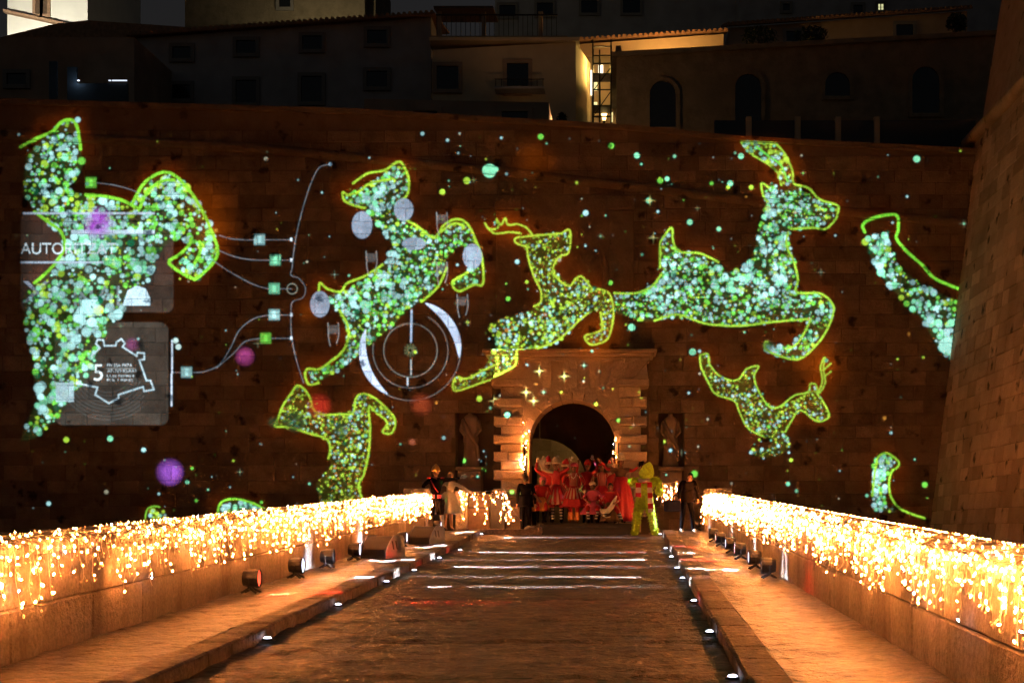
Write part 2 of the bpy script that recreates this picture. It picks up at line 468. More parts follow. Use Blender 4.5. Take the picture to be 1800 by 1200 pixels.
    deer([(1163,420),(1178,402),(1180,430),(1195,440),(1235,450),(1280,478),(1305,472),(1325,450),(1333,400),(1345,370),(1342,325),(1360,320),(1375,335),(1400,325),(1440,355),(1473,362),(1465,385),(1440,400),(1390,402),(1385,420),(1400,470),(1402,510),(1440,515),(1463,535),(1460,560),(1435,600),(1410,630),(1390,632),(1345,615),(1345,600),(1365,605),(1390,608),(1410,580),(1420,565),(1380,562),(1340,570),(1300,575),(1260,570),(1220,560),(1180,560),(1130,565),(1080,550),(1075,520),(1120,516),(1150,500),(1165,480),(1160,450)],
         [[(1160,470),(1160,430),(1165,418),(1180,400),(1183,425),(1195,442),(1230,445),(1262,460)],
          [(1080,515),(1115,515),(1145,503),(1163,480)],
          [(1303,250),(1320,270),(1350,288),(1368,305),(1373,325)],
          [(1365,254),(1380,272),(1392,300),(1395,322),(1420,330),(1440,350),(1465,358),(1474,365),(1468,385),(1450,402),(1430,400),(1390,402)],
          [(1303,250),(1335,251),(1365,253)],[(1352,330),(1338,322),(1342,345),(1350,355)],
          [(1385,408),(1382,430),(1395,460),(1402,490),(1400,513),(1440,515),(1460,530),(1465,545),(1455,575),(1435,605),(1405,630),(1370,625),(1345,612),(1345,600)],
          [(1425,560),(1410,590),(1395,608),(1380,612)],
          [(1150,563),(1190,552),(1240,568),(1300,572),(1360,565),(1420,560)]], 1.5, 5.6, .038, .46, 1.8, (.45,.78,.06))
    deer([(1303,250),(1360,252),(1375,265),(1392,300),(1395,325),(1375,330),(1365,300),(1340,280),(1315,268)], [[(1330,258),(1352,275),(1372,290),(1384,318)]], 2, 5, .03, .2, 1.8, (.2,.8,.1), .6)
    deer([(1228,622),(1245,618),(1248,640),(1270,665),(1290,670),(1310,650),(1330,642),(1320,665),(1340,700),(1360,715),(1390,705),(1420,690),(1428,675),(1440,690),(1448,710),(1458,732),(1440,740),(1420,730),(1405,720),(1390,735),(1380,760),(1390,785),(1370,800),(1340,805),(1318,795),(1320,785),(1345,790),(1358,775),(1325,760),(1305,740),(1290,705),(1260,690),(1240,665),(1230,640)],
         [[(1230,624),(1244,622),(1246,638),(1262,658),(1285,668),(1300,664),(1312,648),(1333,643),(1325,660),(1332,685),(1352,714),(1370,714),(1395,695),(1420,688),(1424,674),(1434,676),(1436,692)],
          [(1436,692),(1446,705),(1457,730),(1440,740),(1425,733),(1412,722),(1402,722),(1390,740),(1380,758)],
          [(1230,626),(1232,645),(1245,672),(1258,692),(1290,704),(1300,725),(1315,752),(1345,768)],
          [(1437,690),(1445,670),(1442,645),(1448,628)],[(1440,690),(1450,672),(1447,648),(1450,628)],[(1447,650),(1460,638)],[(1448,662),(1460,652)]], 1.1, 3.0, .045, .22, 1.5, (.45,.75,.06), .8)
    deer([(482,745),(490,735),(497,715),(512,690),(525,675),(538,690),(548,710),(565,728),(600,725),(618,722),(622,700),(635,690),(655,697),(680,720),(694,740),(685,760),(672,760),(680,740),(660,720),(648,720),(650,760),(648,800),(635,850),(632,885),(562,885),(555,850),(580,820),(580,780),(560,765),(520,755),(490,750)],
         [[(577,805),(580,785),(572,770),(540,760),(510,750),(483,748),(488,735),(497,712),(512,690),(522,677),(535,684),(545,700),(552,720),(568,728),(600,727),(620,725),(625,700),(635,692),(655,697),(680,718),(694,738),(688,760),(672,758),(680,742),(662,725),(648,715),(650,750),(648,790),(640,830),(630,852),(637,878)]], 1.1, 3.1, .050, .14, 1.8, (.5,.78,.05))
    deer([(1515,420),(1560,405),(1565,430),(1580,470),(1620,500),(1684,530),(1672,630),(1650,615),(1620,560),(1590,530),(1560,500),(1535,460)],
         [[(1520,408),(1516,395),(1530,385),(1560,378),(1577,380),(1578,405),(1575,418),(1590,438),(1620,465),(1645,490),(1700,513)]], 2, 7, .022, .45, 2.4, (.25,.85,.05), .6)
    disc(1665, 607, 15, (.45,.85,.70))
    deer([(1535,805),(1560,799),(1575,812),(1568,825),(1560,830),(1555,860),(1560,890),(1580,900),(1535,895),(1532,860)],
         [[(1540,815),(1545,800),(1560,796),(1578,810),(1577,820),(1567,828),(1562,850),(1567,875),(1585,895),(1625,910)],[(1540,812),(1536,840),(1533,870)]], 1.8, 5, .05, .4, 1.8, (.4,.8,.05), .6)
    deer([(388,890),(410,880),(440,884),(460,892),(455,905),(392,905)], [[(382,905),(386,885),(400,877),(420,877),(445,884),(470,897)]], 2, 5, .04, .45, 1.8, (.3,.8,.05), .5)
    deer([(262,895),(285,895),(295,915),(265,915)], [[(254,915),(258,895),(268,889),(280,890)]], 2, 5, .05, .2, 1.3, (.3,.7,.05), .4)
    # dark leafy gaps
    for u, v, r in ((518,741,17),(600,755,12),(480,741,8),(1350,608,10)): disc(u, v, r, (.01,.05,.02), .75, soft=8)
    # lettering on the panels: glyph outlines filled as triangles
    text('AUTORITZAT', 36, 446, 20, wide=.95)
    for a, b, v, h in ((40,272,375,4),(125,272,408,8),(36,182,461,4)):
        polyfill([(a,v-h/2),(b,v-h/2),(b,v+h/2),(a,v+h/2)], (.62,.68,.85), .8)
    polyfill([(215,537),(224,510),(240,501),(256,507),(264,525),(264,537)], (.62,.78,.9), 1)
    star = [(160,625),(175,611),(168,603),(171,596),(181,597),(183,607),(203,607),(204,601),(213,595),(219,603),(215,609),(240,625),(241,619),(253,620),(253,631),(244,632),(257,668),(264,668),(270,684),(253,687),(251,679),(208,693),(208,699),(191,708),(167,693),(171,680),(133,673)]
    line(star, 1.4, (.7,.85,.95), smooth=False)
    text('5', 162, 668, 29, (.9,.92,.95), 1.0)
    text('EIVISSA IBIZA', 187, 644, 5.5, wide=.98); text('ANIVERSARI', 188, 654, 6, wide=1.1)
    text('Ciutat Patrimoni', 187, 662, 5.0, wide=1.0); text('de la Humanitat', 187, 669, 5.0, wide=1.0)
    line([(187,647),(237,647)], .5, (.6,.6,.6), smooth=False)
    polyfill([(98,672),(130,672),(130,706),(98,706)], (.6,.75,.85), .85)
    polyfill([(300.5,597),(303.5,597),(302.5,714),(299.5,714)], (.75,.8,.95), 1)
    disc(308, 598, 5, (.7,.85,.8)); disc(313, 609, 5, (.7,.85,.8))
    # wiring drawn between the devices
    WR = (.30,.32,.37)
    for L in ([(577,289),(560,295),(545,325),(532,365),(522,405),(516,440),(513,470),(511,483),(525,489),(536,505),(532,522),(514,530),(511,548),(512,590),(520,630),(533,672)],
              [(170,321),(200,325),(235,335),(262,350)],[(385,413),(405,419),(430,421),(446,421)],[(466,421),(512,421)],[(385,440),(410,450),(440,456),(474,457)],[(495,457),(512,457)],
              [(375,458),(400,475),(430,492),(452,502),(472,507)],[(492,507),(512,507)],[(472,553),(445,560),(420,580),(405,610),(385,640),(360,652),(340,654)],[(492,553),(512,553)],
              [(457,594),(430,600),(408,622),(380,646)],[(477,594),(512,594)],[(303,654),(318,654)]):
        line(L, .55, WR)
    line([(513+9*math.cos(t), 507+9*math.sin(t)) for t in np.linspace(0, 6.28, 16)], .8, (.4,.38,.3))
    for u, v, c in ((456,421,WHT),(484,457,CYA),(482,507,CYA),(482,553,WHT),(467,594,GRN),(328,654,WHT),(160,321,GRN)):
        k = np.array(c)
        polyfill([(u-10,v-10),(u+10,v-10),(u+10,v+10),(u-10,v+10)], k*.30, .95)
        polyfill([(u-9,v-7),(u+9,v-7),(u+9,v+7),(u-9,v+7)], k*.55, .9)
        polyfill([(u-3,v-6),(u+3,v-6),(u+3,v+6),(u-3,v+6)], k*.95, .9)
    for u, v in ((512,421),(512,457),(512,553),(512,594)): polyfill([(u-2,v-3),(u+2,v-3),(u+2,v+3),(u-2,v+3)], (.7,.75,.85), 1)
    disc(580, 288, 3, (.4,.6,.75))
    OV = (.33,.38,.50)
    for u, v, a, b in ((562,534,17,23),(636,395,18,24),(709,368,17,20),(830,450,17,22),(727,428,21,11)):
        disc(u, v, a, np.array(OV), .92, ry=b)
        for k in range(int(-b)+3, int(b)-2, 4):
            line([(u-a*.8*math.sqrt(max(0,1-(k/b)**2)), v+k),(u+a*.8*math.sqrt(max(0,1-(k/b)**2)), v+k)], .6, (.28,.30,.42), .6, smooth=False)
    # the dial: three rings, two bright crescents, a needle
    cu_, cv_ = 721, 615
    def arc(r, a0, a1, w, c, al=1.0):
        line([(cu_+r*math.cos(math.radians(a)), cv_+r*math.sin(math.radians(a))) for a in np.linspace(a0, a1, max(6, int(abs(a1-a0)/8)))], w, c, al)
    arc(47, 0, 360, .6, (.36,.34,.30)); arc(66, -62, 190, .55, (.30,.29,.28)); arc(88, -20, 205, .55, (.30,.29,.28))
    for a0, a1 in ((-72, 8), (118, 205)):
        for a in np.linspace(a0, a1, 200):
            t = (a-a0)/(a1-a0); w = 6.5*math.sin(math.pi*min(1, max(0, t)))**.7 + .4
            disc(cu_+(87-w*.5)*math.cos(math.radians(a)), cv_+(87-w*.5)*math.sin(math.radians(a)), max(.8, w), (.62,.68,.90), .8)
    line([(723,545),(722,600)], 1.6, (.5,.6,.8), smooth=False); line([(722,632),(722,658)], 1.0, (.5,.5,.5), smooth=False)
    line([(716,664),(716,676)], 1.3, (.7,.75,.85), smooth=False)
    for k in range(12):
        a = k*math.pi/6; line([(721+4*math.cos(a),615+4*math.sin(a)),(721+11*math.cos(a),615+11*math.sin(a))], .6, (.35,.42,.2), smooth=False)
    for u, v in ((652,453),(812,529),(776,385),(585,579),(776,472)):
        for k in range(-7, 8, 3):
            line([(u-8,v+k),(u+8,v+k)], .5, (.3,.28,.28), .8, smooth=False); line([(u+k,v-7),(u+k,v+7)], .5, (.3,.28,.28), .6, smooth=False)
        line([(u-9,v-12),(u-8,v+12),(u-5,v+28)], .7, (.38,.36,.36)); line([(u+9,v-12),(u+10,v+8),(u+6,v+24)], .7, (.38,.36,.36))
    # loose sparkles
    for u, v, r, c in ((298,829,18,(.40,.10,.62)),(430,626,13,(.42,.05,.22)),(172,392,22,(.45,.08,.62)),(560,712,17,(.42,.02,.01)),(232,605,10,(.25,.06,.16)),(740,710,16,(.25,.03,.01)),(724,776,5,(.35,.08,.04))):
        disc(u, v, r, c, .85, soft=r*.9)
    for u, v, r in ((940,282,20),(540,545,14),(1440,640,26),(360,360,26),(1385,300,16),(1050,590,22),(380,400,20)):
        glow(u, v, r, (.20,.030,0), .55)
    for u, v, r, c in ((136,210,5,WHT),(860,300,12,CYA),(871,298,5,CYA),(820,317,6,YEL),(777,337,5,YEL),(1029,374,5,WHT),(1611,279,6,CYA),(950,240,5,GRN),(1074,256,5,GRN),(1119,273,5,CYA),(1160,317,5,GRN),(1172,314,4,CYA),(1283,322,5,CYA),(1302,274,5,CYA),(1320,329,4,YEL),(1110,575,6,CYA),(1217,618,6,CYA),(116,772,5,YEL),(193,770,5,CYA),(252,790,4,WHT),(85,884,4,WHT),(1220,832,6,GRN),(1625,851,5,GRN),(842,700,5,YEL),(894,732,5,CYA),(814,808,4,GRN),(1073,497,4,GRN),(893,525,4,GRN),(909,460,4,WHT),(1212,390,5,CYA),(1263,402,4,CYA),(1140,352,5,CYA)):
        disc(u, v, r, np.array(c)*.85)
    n = 0
    while n < 520:
        u, v = rng.uniform(20, 1700), rng.uniform(206, 900)
        if v < 206 + u*.032: continue
        if u > 1722-(v-240)*.124-8: continue
        if rng.random() > (1.0 if u > 780 else .45) * (1.0 if u < 1480 else .5): continue
        n += 1
        r = .7 + 3.0*rng.random()**4
        c = [WHT, CYA, GRN, YEL, ORG, (.6,.5,.35)][rng.choice(6, p=[.25,.2,.15,.17,.08,.15])]
        disc(u, v, r, np.array(c)*rng.uniform(.35, .95), .95)
        if rng.random() < .05:
            s = rng.uniform(4, 8)
            for dx, dy in ((1,0),(0,1)):
                line([(u-dx*s,v-dy*s),(u+dx*s,v+dy*s)], .6, np.array((.6,.62,.35))*.5, .6, smooth=False)
    for u, v in ((950,655),(994,664),(868,704),(940,707),(1142,352),(1148,418),(927,692)):
        for dx, dy in ((1,0),(0,1)): [disc(u+dx*q, v+dy*q, max(.5, 1.1-abs(q)*.06), np.array((.8,.66,.18))*(1-abs(q)/13), .9) for q in np.arange(-12, 12.5, .8)]
        disc(u, v, 2.2, (.9,.75,.3))
    for _ in range(2): img = img*.5 + .125*(np.roll(img,1,0)+np.roll(img,-1,0)+np.roll(img,1,1)+np.roll(img,-1,1))   # projector focus
    # scanline raggedness of a real projector beam, faint dimming across the throw
    img *= (1 - .07*rng.random((H, 1, 1))).astype(np.float32) * (1 - .30*rng.random((H, W, 1))).astype(np.float32)
    fade = np.clip((xx - 22 + rng.normal(0, 1, (H, 1))*1.5)/45, 0, 1); img *= fade[..., None]
    img *= (xx + U0 < 1722 - (yy + V0 - 240)*.124 - 4)[..., None]
    img *= np.array((.74,1.15,1.72), np.float32)                    # projector white balance against the brown stone
    img[0, :] = 0; img[-1, :] = 0; img[:, 0] = 0; img[:, -1] = 0
    a = np.ones((H, W, 4), np.float32); a[..., :3] = np.clip(img, 0, 2.4)[::-1]
    im = bpy.data.images.new('projector_slide', W, H, alpha=False, float_buffer=True)
    im.colorspace_settings.name = 'Non-Color'
    im.pixels.foreach_set(a.ravel()); im.update()
    return im, (U0, U1, V0, V1)

def projector():
    im, (U0, U1, V0, V1) = make_slide()
    loc = Vector((-2.6, -7.0, 4.6))
    root = thing('projector', 'black event projector on a scaffold tower facing the fortress wall', 'projector', (loc.x, loc.y - .45, 0))
    b = MB(); b.bbox(loc.x-.4, loc.x+.4, loc.y-.95, loc.y-.12, loc.z-.25, loc.z+.25, .03); b.build('housing', M['black'], root)
    b = MB(); b.tube([(loc.x, loc.y-.14, loc.z), (loc.x, loc.y-.02, loc.z)], .09, 16); b.build('lens', M['iron'], root)
    for sx in (-.5, .5):
        for sy in (-1.0, 0.0):
            b = MB(); b.tube([(loc.x+sx, loc.y-.1+sy, 0), (loc.x+sx, loc.y-.1+sy, loc.z-.27)], .03, 8); b.build('leg', M['iron'], root)
    b = MB(); b.box(loc.x-.56, loc.x+.56, loc.y-1.15, loc.y-.05, loc.z-.30, loc.z-.255); b.build('platform', M['iron'], root)
    o = lamp('projector_beam', 'SPOT', loc, 1050000, (1,1,1), root, spot_size=math.radians(60), spot_blend=0, shadow_soft_size=0)
    o.rotation_euler = (math.radians(90), 0, 0)
    d = o.data; d.use_nodes = True
    n, l = d.node_tree.nodes, d.node_tree.links
    em = n['Emission']
    tc = n.new('ShaderNodeTexCoord')
    sp = n.new('ShaderNodeSeparateXYZ'); l.new(tc.outputs['Normal'], sp.inputs[0])
    D = YW - loc.y
    def wallcoord(axis, lo, hi, flip):
        dv = n.new('ShaderNodeMath'); dv.operation = 'DIVIDE'
        l.new(sp.outputs[axis], dv.inputs[0]); l.new(sp.outputs['Z'], dv.inputs[1])
        mr = n.new('ShaderNodeMapRange'); mr.clamp = False
        mr.inputs['From Min'].default_value = lo*flip; mr.inputs['From Max'].default_value = hi*flip
        l.new(dv.outputs[0], mr.inputs['Value']); return mr.outputs[0]
    x0, x1 = (U(U0,YW)-loc.x)/D, (U(U1,YW)-loc.x)/D
    z0, z1 = (V(V1,YW)-loc.z)/D, (V(V0,YW)-loc.z)/D
    cb = n.new('ShaderNodeCombineXYZ')
    l.new(wallcoord('X', x0, x1, -1), cb.inputs['X']); l.new(wallcoord('Y', z0, z1, -1), cb.inputs['Y'])
    ti = n.new('ShaderNodeTexImage'); ti.image = im; ti.extension = 'CLIP'; ti.interpolation = 'Linear'
    l.new(cb.outputs[0], ti.inputs['Vector']); l.new(ti.outputs['Color'], em.inputs['Color'])
projector()

# ------------------------------------------------------------------ ground, hill, road, pavements
XL, XR = -5.05, 2.64                                # inner faces of the two parapets
def kerbL(Y): return -3.58 - max(0, Y-30)*.012
def kerbR(Y): return 1.06 + (Y-11.5)*.0126
b = MB(); b.face([(-900,-900,-6),(900,-900,-6),(900,900,-6),(-900,900,-6)]); struct(b.build('ground', M['soil']))
HILL = [(45.3,9.2),(52,10.0),(58,11.0),(64,12.6),(72,15.0),(80,18.5),(95,24),(140,30)]
b = MB()
ys = [45.3,52,58,64,72,80,95,140]; xs = list(range(-70, 71, 5))
g = [[(x, y, interp(HILL, y) + .5*math.sin(x*.35+y) + (0 if y > 46 else -.4)) for x in xs] for y in ys]
for i in range(len(ys)-1):
    for j in range(len(xs)-1): b.face([g[i][j], g[i][j+1], g[i+1][j+1], g[i+1][j]])
for j in range(len(xs)-1):
    b.face([(xs[j],45.3,-6),(xs[j+1],45.3,-6),g[0][j+1],g[0][j]]) if not (-6 < xs[j]+2.5 < 4) else None
struct(b.build('hill', M['soil']))

road = struct((lambda m: (m.face([(-3.75,-2,-.076-.07),(1.6,-2,-.076-.07),(1.6,40,RZ(40)-.07),(-4.0,40,RZ(40)-.07)]), m.build('road', M['soil']))[1])(MB()))
def ramp_quad(mb, pts, z0, z1, mat=0, tone=.5, b=.012):
    """slab whose plan is 4 (x,Y) points, following the ramp"""
    cx = sum(p[0] for p in pts)/4; cyy = sum(p[1] for p in pts)/4
    ins = [(p[0]+(b if p[0] < cx else -b), p[1]+(b if p[1] < cyy else -b)) for p in pts]
    v = [(x, y, RZ(y)+z0) for x, y in pts] + [(x, y, RZ(y)+z1-b*.7) for x, y in pts] + [(x, y, RZ(y)+z1) for x, y in ins]
    f = [(8,9,10,11)]
    for k in range(4):
        n = (k+1) % 4; f += [(k,n,4+n,4+k),(4+k,4+n,8+n,8+k)]
    mb.mesh(v, f, mat, tone)
from mathutils import noise as mnoise
def rough_sheet(mb, fx0, fx1, Y0, Y1, z, amp, tone, step=.11, seed=0, lip=True):
    """worn stone surface: a real relief grid following the ramp, edges turned down"""
    if Y1 < 7: step = .5
    ny = max(2, int((Y1-Y0)/step)); nx = max(4, int((fx1(Y0)-fx0(Y0))/step)); i0 = len(mb.v)
    for j in range(ny+1):
        y = lerp(Y0, Y1, j/ny)
        for i in range(nx+1):
            x = lerp(fx0(y), fx1(y), i/nx); p = Vector((x*1.6+seed, y*2.3, seed*.7))
            h = mnoise.fractal(p*1.5, .9, 2.0, 4)*amp*.75 + abs(mnoise.noise(p*.6))*amp*.6
            if lip and (j in (0, ny)): h -= .024
            mb.v.append((x, y, RZ(y)+z+h))
    for j in range(ny):
        for i in range(nx):
            a = i0+j*(nx+1)+i; mb.f.append((a, a+1, a+nx+2, a+nx+1)); mb.m.append(0); mb.t.append(tone)
Y = -1.9; k = 0
while Y < 39.95:                                    # broad transverse courses of the roadway
    L = random.uniform(1.9, 3.4); Y2 = min(40.0, Y+L)
    cuts = [0, 1]
    for a, c in zip(cuts, cuts[1:]):
        xa0 = lerp(kerbL(Y), kerbR(Y), a); xb0 = lerp(kerbL(Y), kerbR(Y), c)
        xa1 = lerp(kerbL(Y2), kerbR(Y2), a); xb1 = lerp(kerbL(Y2), kerbR(Y2), c)
        m = MB(); rough_sheet(m, lambda q: kerbL(q), lambda q: kerbR(q), Y+.012, Y2-.012, -.016, .030, random.random())
        m.build('paving_slab', M['road'], road)
    Y = Y2
# pavements on either side, with kerb stones
KH = .115
for side, nm in ((-1, 'left'), (1, 'right')):
    pv = MB()
    for i in range(42):
        y0, y1 = -2+i, -1+i
        if side < 0: pts = [(XL-.1,y0),(kerbL(y0)-.34,y0),(kerbL(y1)-.34,y1),(XL-.1,y1)]
        else: pts = [(kerbR(y0)+.34,y0),(XR+.1,y0),(XR+.1,y1),(kerbR(y1)+.34,y1)]
        pv.face([(pts[1 if side < 0 else 0][0], y, RZ(y)-.1+z*.21) for y, z in ((y0,0),(y1,0),(y1,1),(y0,1))])
    if side < 0: rough_sheet(pv, lambda q: XL-.1, lambda q: kerbL(q)-.34, -2, 40, KH-.012, .034, .5, .11, 3, False)
    else: rough_sheet(pv, lambda q: kerbR(q)+.34, lambda q: XR+.1, -2, 40, KH-.012, .034, .5, .11, 9, False)
    pav = struct(pv.build('pavement_'+nm, M['pave']))
    Y = 2.0
    while Y < 39.9:
        L = random.uniform(.75,1.15); Y2 = min(40, Y+L); m = MB()
        if side < 0: pts = [(kerbL(Y)-.345,Y+.006),(kerbL(Y)-.002,Y+.006),(kerbL(Y2)-.002,Y2-.006),(kerbL(Y2)-.345,Y2-.006)]
        else: pts = [(kerbR(Y)+.002,Y+.006),(kerbR(Y)+.345,Y+.006),(kerbR(Y2)+.345,Y2-.006),(kerbR(Y2)+.002,Y2-.006)]
        jx = random.uniform(-.012,.012); pts = [(x+jx, y) for x, y in pts]
        ramp_quad(m, pts, -.1, KH+random.uniform(.002,.02), tone=random.random(), b=.028)
        m.build('kerb_stone', M['kerb'], pav); Y = Y2
# landing before the gate
ZL = RZ(40)
b = MB(); b.box(-5.2, 2.8, 40.0, 52, ZL-.5, ZL-.01); struct(b.build('landing', M['pave']))
# masonry body of the causeway
b = MB()
for x0, x1 in ((XL-.75, XR+.75),):
    b.hexa([(x0,-3,-6.2),(x1,-3,-6.2),(x1,43.4,-6.2),(x0,43.4,-6.2),(x0,-3,-.32),(x1,-3,-.32),(x1,43.4,1.0),(x0,43.4,1.0)])
struct(b.build('causeway', M['core']))

# ------------------------------------------------------------------ parapets
def parapet(side, label):
    x = XL if side < 0 else XR
    r = thing('parapet', label, 'parapet', (x, 4, RZ(4)+KH), group=None)
    Mf = lambda s, t, d: (x - side*d, s, RZ(s)+KH+t)
    m = MB()
    for i in range(-3, 39):
        xo = x + side*.55
        m.hexa([(min(x+side*.03,xo),i,RZ(i)-.4),(max(x+side*.03,xo),i,RZ(i)-.4),(max(x+side*.03,xo),i+1,RZ(i+1)-.4),(min(x+side*.03,xo),i+1,RZ(i+1)-.4),
                (min(x+side*.03,xo),i,RZ(i)+KH+.88),(max(x+side*.03,xo),i,RZ(i)+KH+.88),(max(x+side*.03,xo),i+1,RZ(i+1)+KH+.88),(min(x+side*.03,xo),i+1,RZ(i+1)+KH+.88)])
    m.build('core', M['core'], r)
    for t0, t1, w0, w1 in ((-.02,.44,.9,1.5),(.44,.885,1.0,1.6)):
        Y = -2 + random.random()
        while Y < 38.9:
            L = random.uniform(w0, w1); Y2 = min(39.0, Y+L); m = MB()
            m.block(Mf, Y, Y2, t0, t1, -.06, random.uniform(-.006,.012), .016, tone=random.random(), j=.006)
            m.build('stone_block', M['parapet'], r); Y = Y2
    Y = -2
    while Y < 38.9:
        L = random.uniform(1.2, 1.8); Y2 = min(39.0, Y+L); m = MB()
        a, c = (x-.62, x+.05) if side < 0 else (x-.05, x+.62)
        z = lambda q: RZ(q)+KH
        m.hexa([(a,Y+.004,z(Y)+.885),(c,Y+.004,z(Y)+.885),(c,Y2-.004,z(Y2)+.885),(a,Y2-.004,z(Y2)+.885),(a,Y+.004,z(Y)+1.0),(c,Y+.004,z(Y)+1.0),(c,Y2-.004,z(Y2)+1.0),(a,Y2-.004,z(Y2)+1.0)], tone=random.random())
        m.build('coping_stone', M['parapet'], r); Y = Y2
    # end pier
    m = MB(); a, c = (x-.66, x+.06) if side < 0 else (x-.06, x+.66)
    m.bbox(a, c, 39.0, 39.7, ZL-.5, ZL+1.28, .03); m.build('end_pier', M['parapet'], r)
parapet(-1, 'stone parapet behind the wedge speakers, hung with warm string lights')
parapet(1, 'stone parapet beside the sloping bastion, hung with warm string lights')

# ------------------------------------------------------------------ curtain wall
TOP = [(U(u,YW), V(v,YW)) for u, v in ((-900,170),(0,182),(620,200),(1100,228),(1300,248),(1720,270),(2000,280))]
CRD = [(U(u,YW), V(v,YW)) for u, v in ((-900,180),(0,236),(465,262),(865,300),(1480,372),(1715,395),(2000,420))]
nl = (U(800,YW), U(868,YW), V(868,YW), V(717,YW)); nr = (U(1158,YW), U(1202,YW), V(868,YW), V(722,YW))
gt = (U(905,YW), U(1105,YW), -1, V(690,YW))
arms = (U(872,YW), U(1114,YW), V(612,YW), V(342,YW))
fort = thing('fortress_wall', 'tall weathered ashlar curtain wall around the arched gate, reindeer light show thrown on it', 'wall', (-1.2, YW+1, ZL))
c = MB()
cuts = sorted(set([-40, 14] + [x for x, _ in TOP if -40 < x < 14] + [nl[0],nl[1],nr[0],nr[1],gt[0],gt[1]]))
for a, d in zip(cuts, cuts[1:]):
    mid = (a+d)/2; segs = [(-6, None)]
    for h in (nl, nr, gt):
        if h[0] < mid < h[1]: segs = ([(-6, h[2])] if h[2] > -1 else []) + [(h[3], None)]
    for z0, z1 in segs:
        za, zd = (interp(TOP,a), interp(TOP,d)) if z1 is None else (z1, z1)
        c.hexa([(a,YW+.03,z0),(d,YW+.03,z0),(d,YW+2,z0),(a,YW+2,z0),(a,YW+.03,za),(d,YW+.03,zd),(d,YW+2,zd),(a,YW+2,za)])
for h in (nl, nr):
    c.box(h[0]-.02, h[1]+.02, YW+.75, YW+1.9, h[2]-.05, h[3]+.05)
c.build('core', M['core'], fort)
ex = [nl, nr, (U(866,YW), U(1140,YW), -9, V(617,YW)), arms]
blocks = []; z = ZL - 1.2; rj = random.Random(5)
while z < 13.6:
    h = rj.uniform(.36, .47); x = -21.5 + rj.uniform(0, .7)
    while x < 11.6:
        w = rj.uniform(.55, 1.15); iv = [(x, min(x+w, 11.7))]
        for e in ex:
            if e[2] < z+h*.5 < e[3]:
                nv = []
                for s, t in iv:
                    if t <= e[0] or s >= e[1]: nv.append((s, t)); continue
                    if s < e[0]-.12: nv.append((s, e[0]))
                    if t > e[1]+.12: nv.append((e[1], t))
                iv = nv
        for s, t in iv:
            if z+h < interp(TOP, (s+t)/2)-.03: blocks.append((s, t, z, z+h))
        x += w
    z += h
MW = lambda s, t, d: (s, YW-d, t)
blocks.sort(key=lambda q: abs((q[0]+q[1])/2+1.2) + .6*abs((q[2]+q[3])/2-5))
rest = MB()
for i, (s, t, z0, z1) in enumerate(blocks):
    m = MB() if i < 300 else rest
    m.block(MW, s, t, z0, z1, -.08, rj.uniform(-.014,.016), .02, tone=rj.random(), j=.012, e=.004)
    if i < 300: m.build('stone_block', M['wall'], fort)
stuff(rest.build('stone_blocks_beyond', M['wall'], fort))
m = MB(); n = 80
m.tube([(lerp(-34,12,k/n), YW-.02, interp(CRD, lerp(-34,12,k/n))) for k in range(n+1)], .15, 10); m.build('cordon', M['wall'], fort, True)
m = MB()
for (xa, za), (xb, zb) in zip(TOP, TOP[1:]):
    m.hexa([(xa,YW-.12,za-.02),(xb,YW-.12,zb-.02),(xb,YW+2.1,zb-.02),(xa,YW+2.1,za-.02),(xa,YW-.12,za+.13),(xb,YW-.12,zb+.13),(xb,YW+2.1,zb+.13),(xa,YW+2.1,za+.13)])
m.build('coping', M['wall'], fort)

# ------------------------------------------------------------------ gate portal
YP = 42.75
por = thing('gate_portal', 'rusticated stone gate portal with flared keystones, heavy cornice and round arch', 'gateway', (U(1005,YP), YP, ZL))
def pu(u): return U(u, YP)
def pv_(v): return V(v, YP)
MPf = lambda s, t, d: (s, YP-d, t)
bands = [(679,698,0),(698,715,1),(715,731,0),(731,748,1),(748,764,0),(764,779,1),(779,794,0),(794,810,1),(810,826,0),(826,843,1),(843,858,0),(858,875,1),(875,891,0),(891,908,1),(908,935,0)]
for lft in (True, False):
    inner = 919 if lft else 1088
    for v0, v1, wide in bands:
        out = (868 if wide else 880) if lft else (1137 if wide else 1127)
        a, d = (pu(out), pu(inner)) if lft else (pu(inner), pu(out))
        splits = [a, d] if not wide or rj.random() < .35 else [a, lerp(a,d,rj.uniform(.4,.6)), d]
        for s, t in zip(splits, splits[1:]):
            m = MB(); m.block(MPf, s, t, pv_(v1), pv_(v0), -.85, (.16 if wide else .03)+rj.uniform(-.01,.01), .045 if wide else .02, tone=rj.random(), j=.008)
            m.build('rusticated_block', M['portal'], por)
    m = MB()                                        # capital band
    a, d = (pu(864), pu(922)) if lft else (pu(1085), pu(1141))
    m.bbox(a, d, YP-.22, YP+.8, pv_(679)+.002, pv_(667), .03); m.build('capital', M['portal'], por)
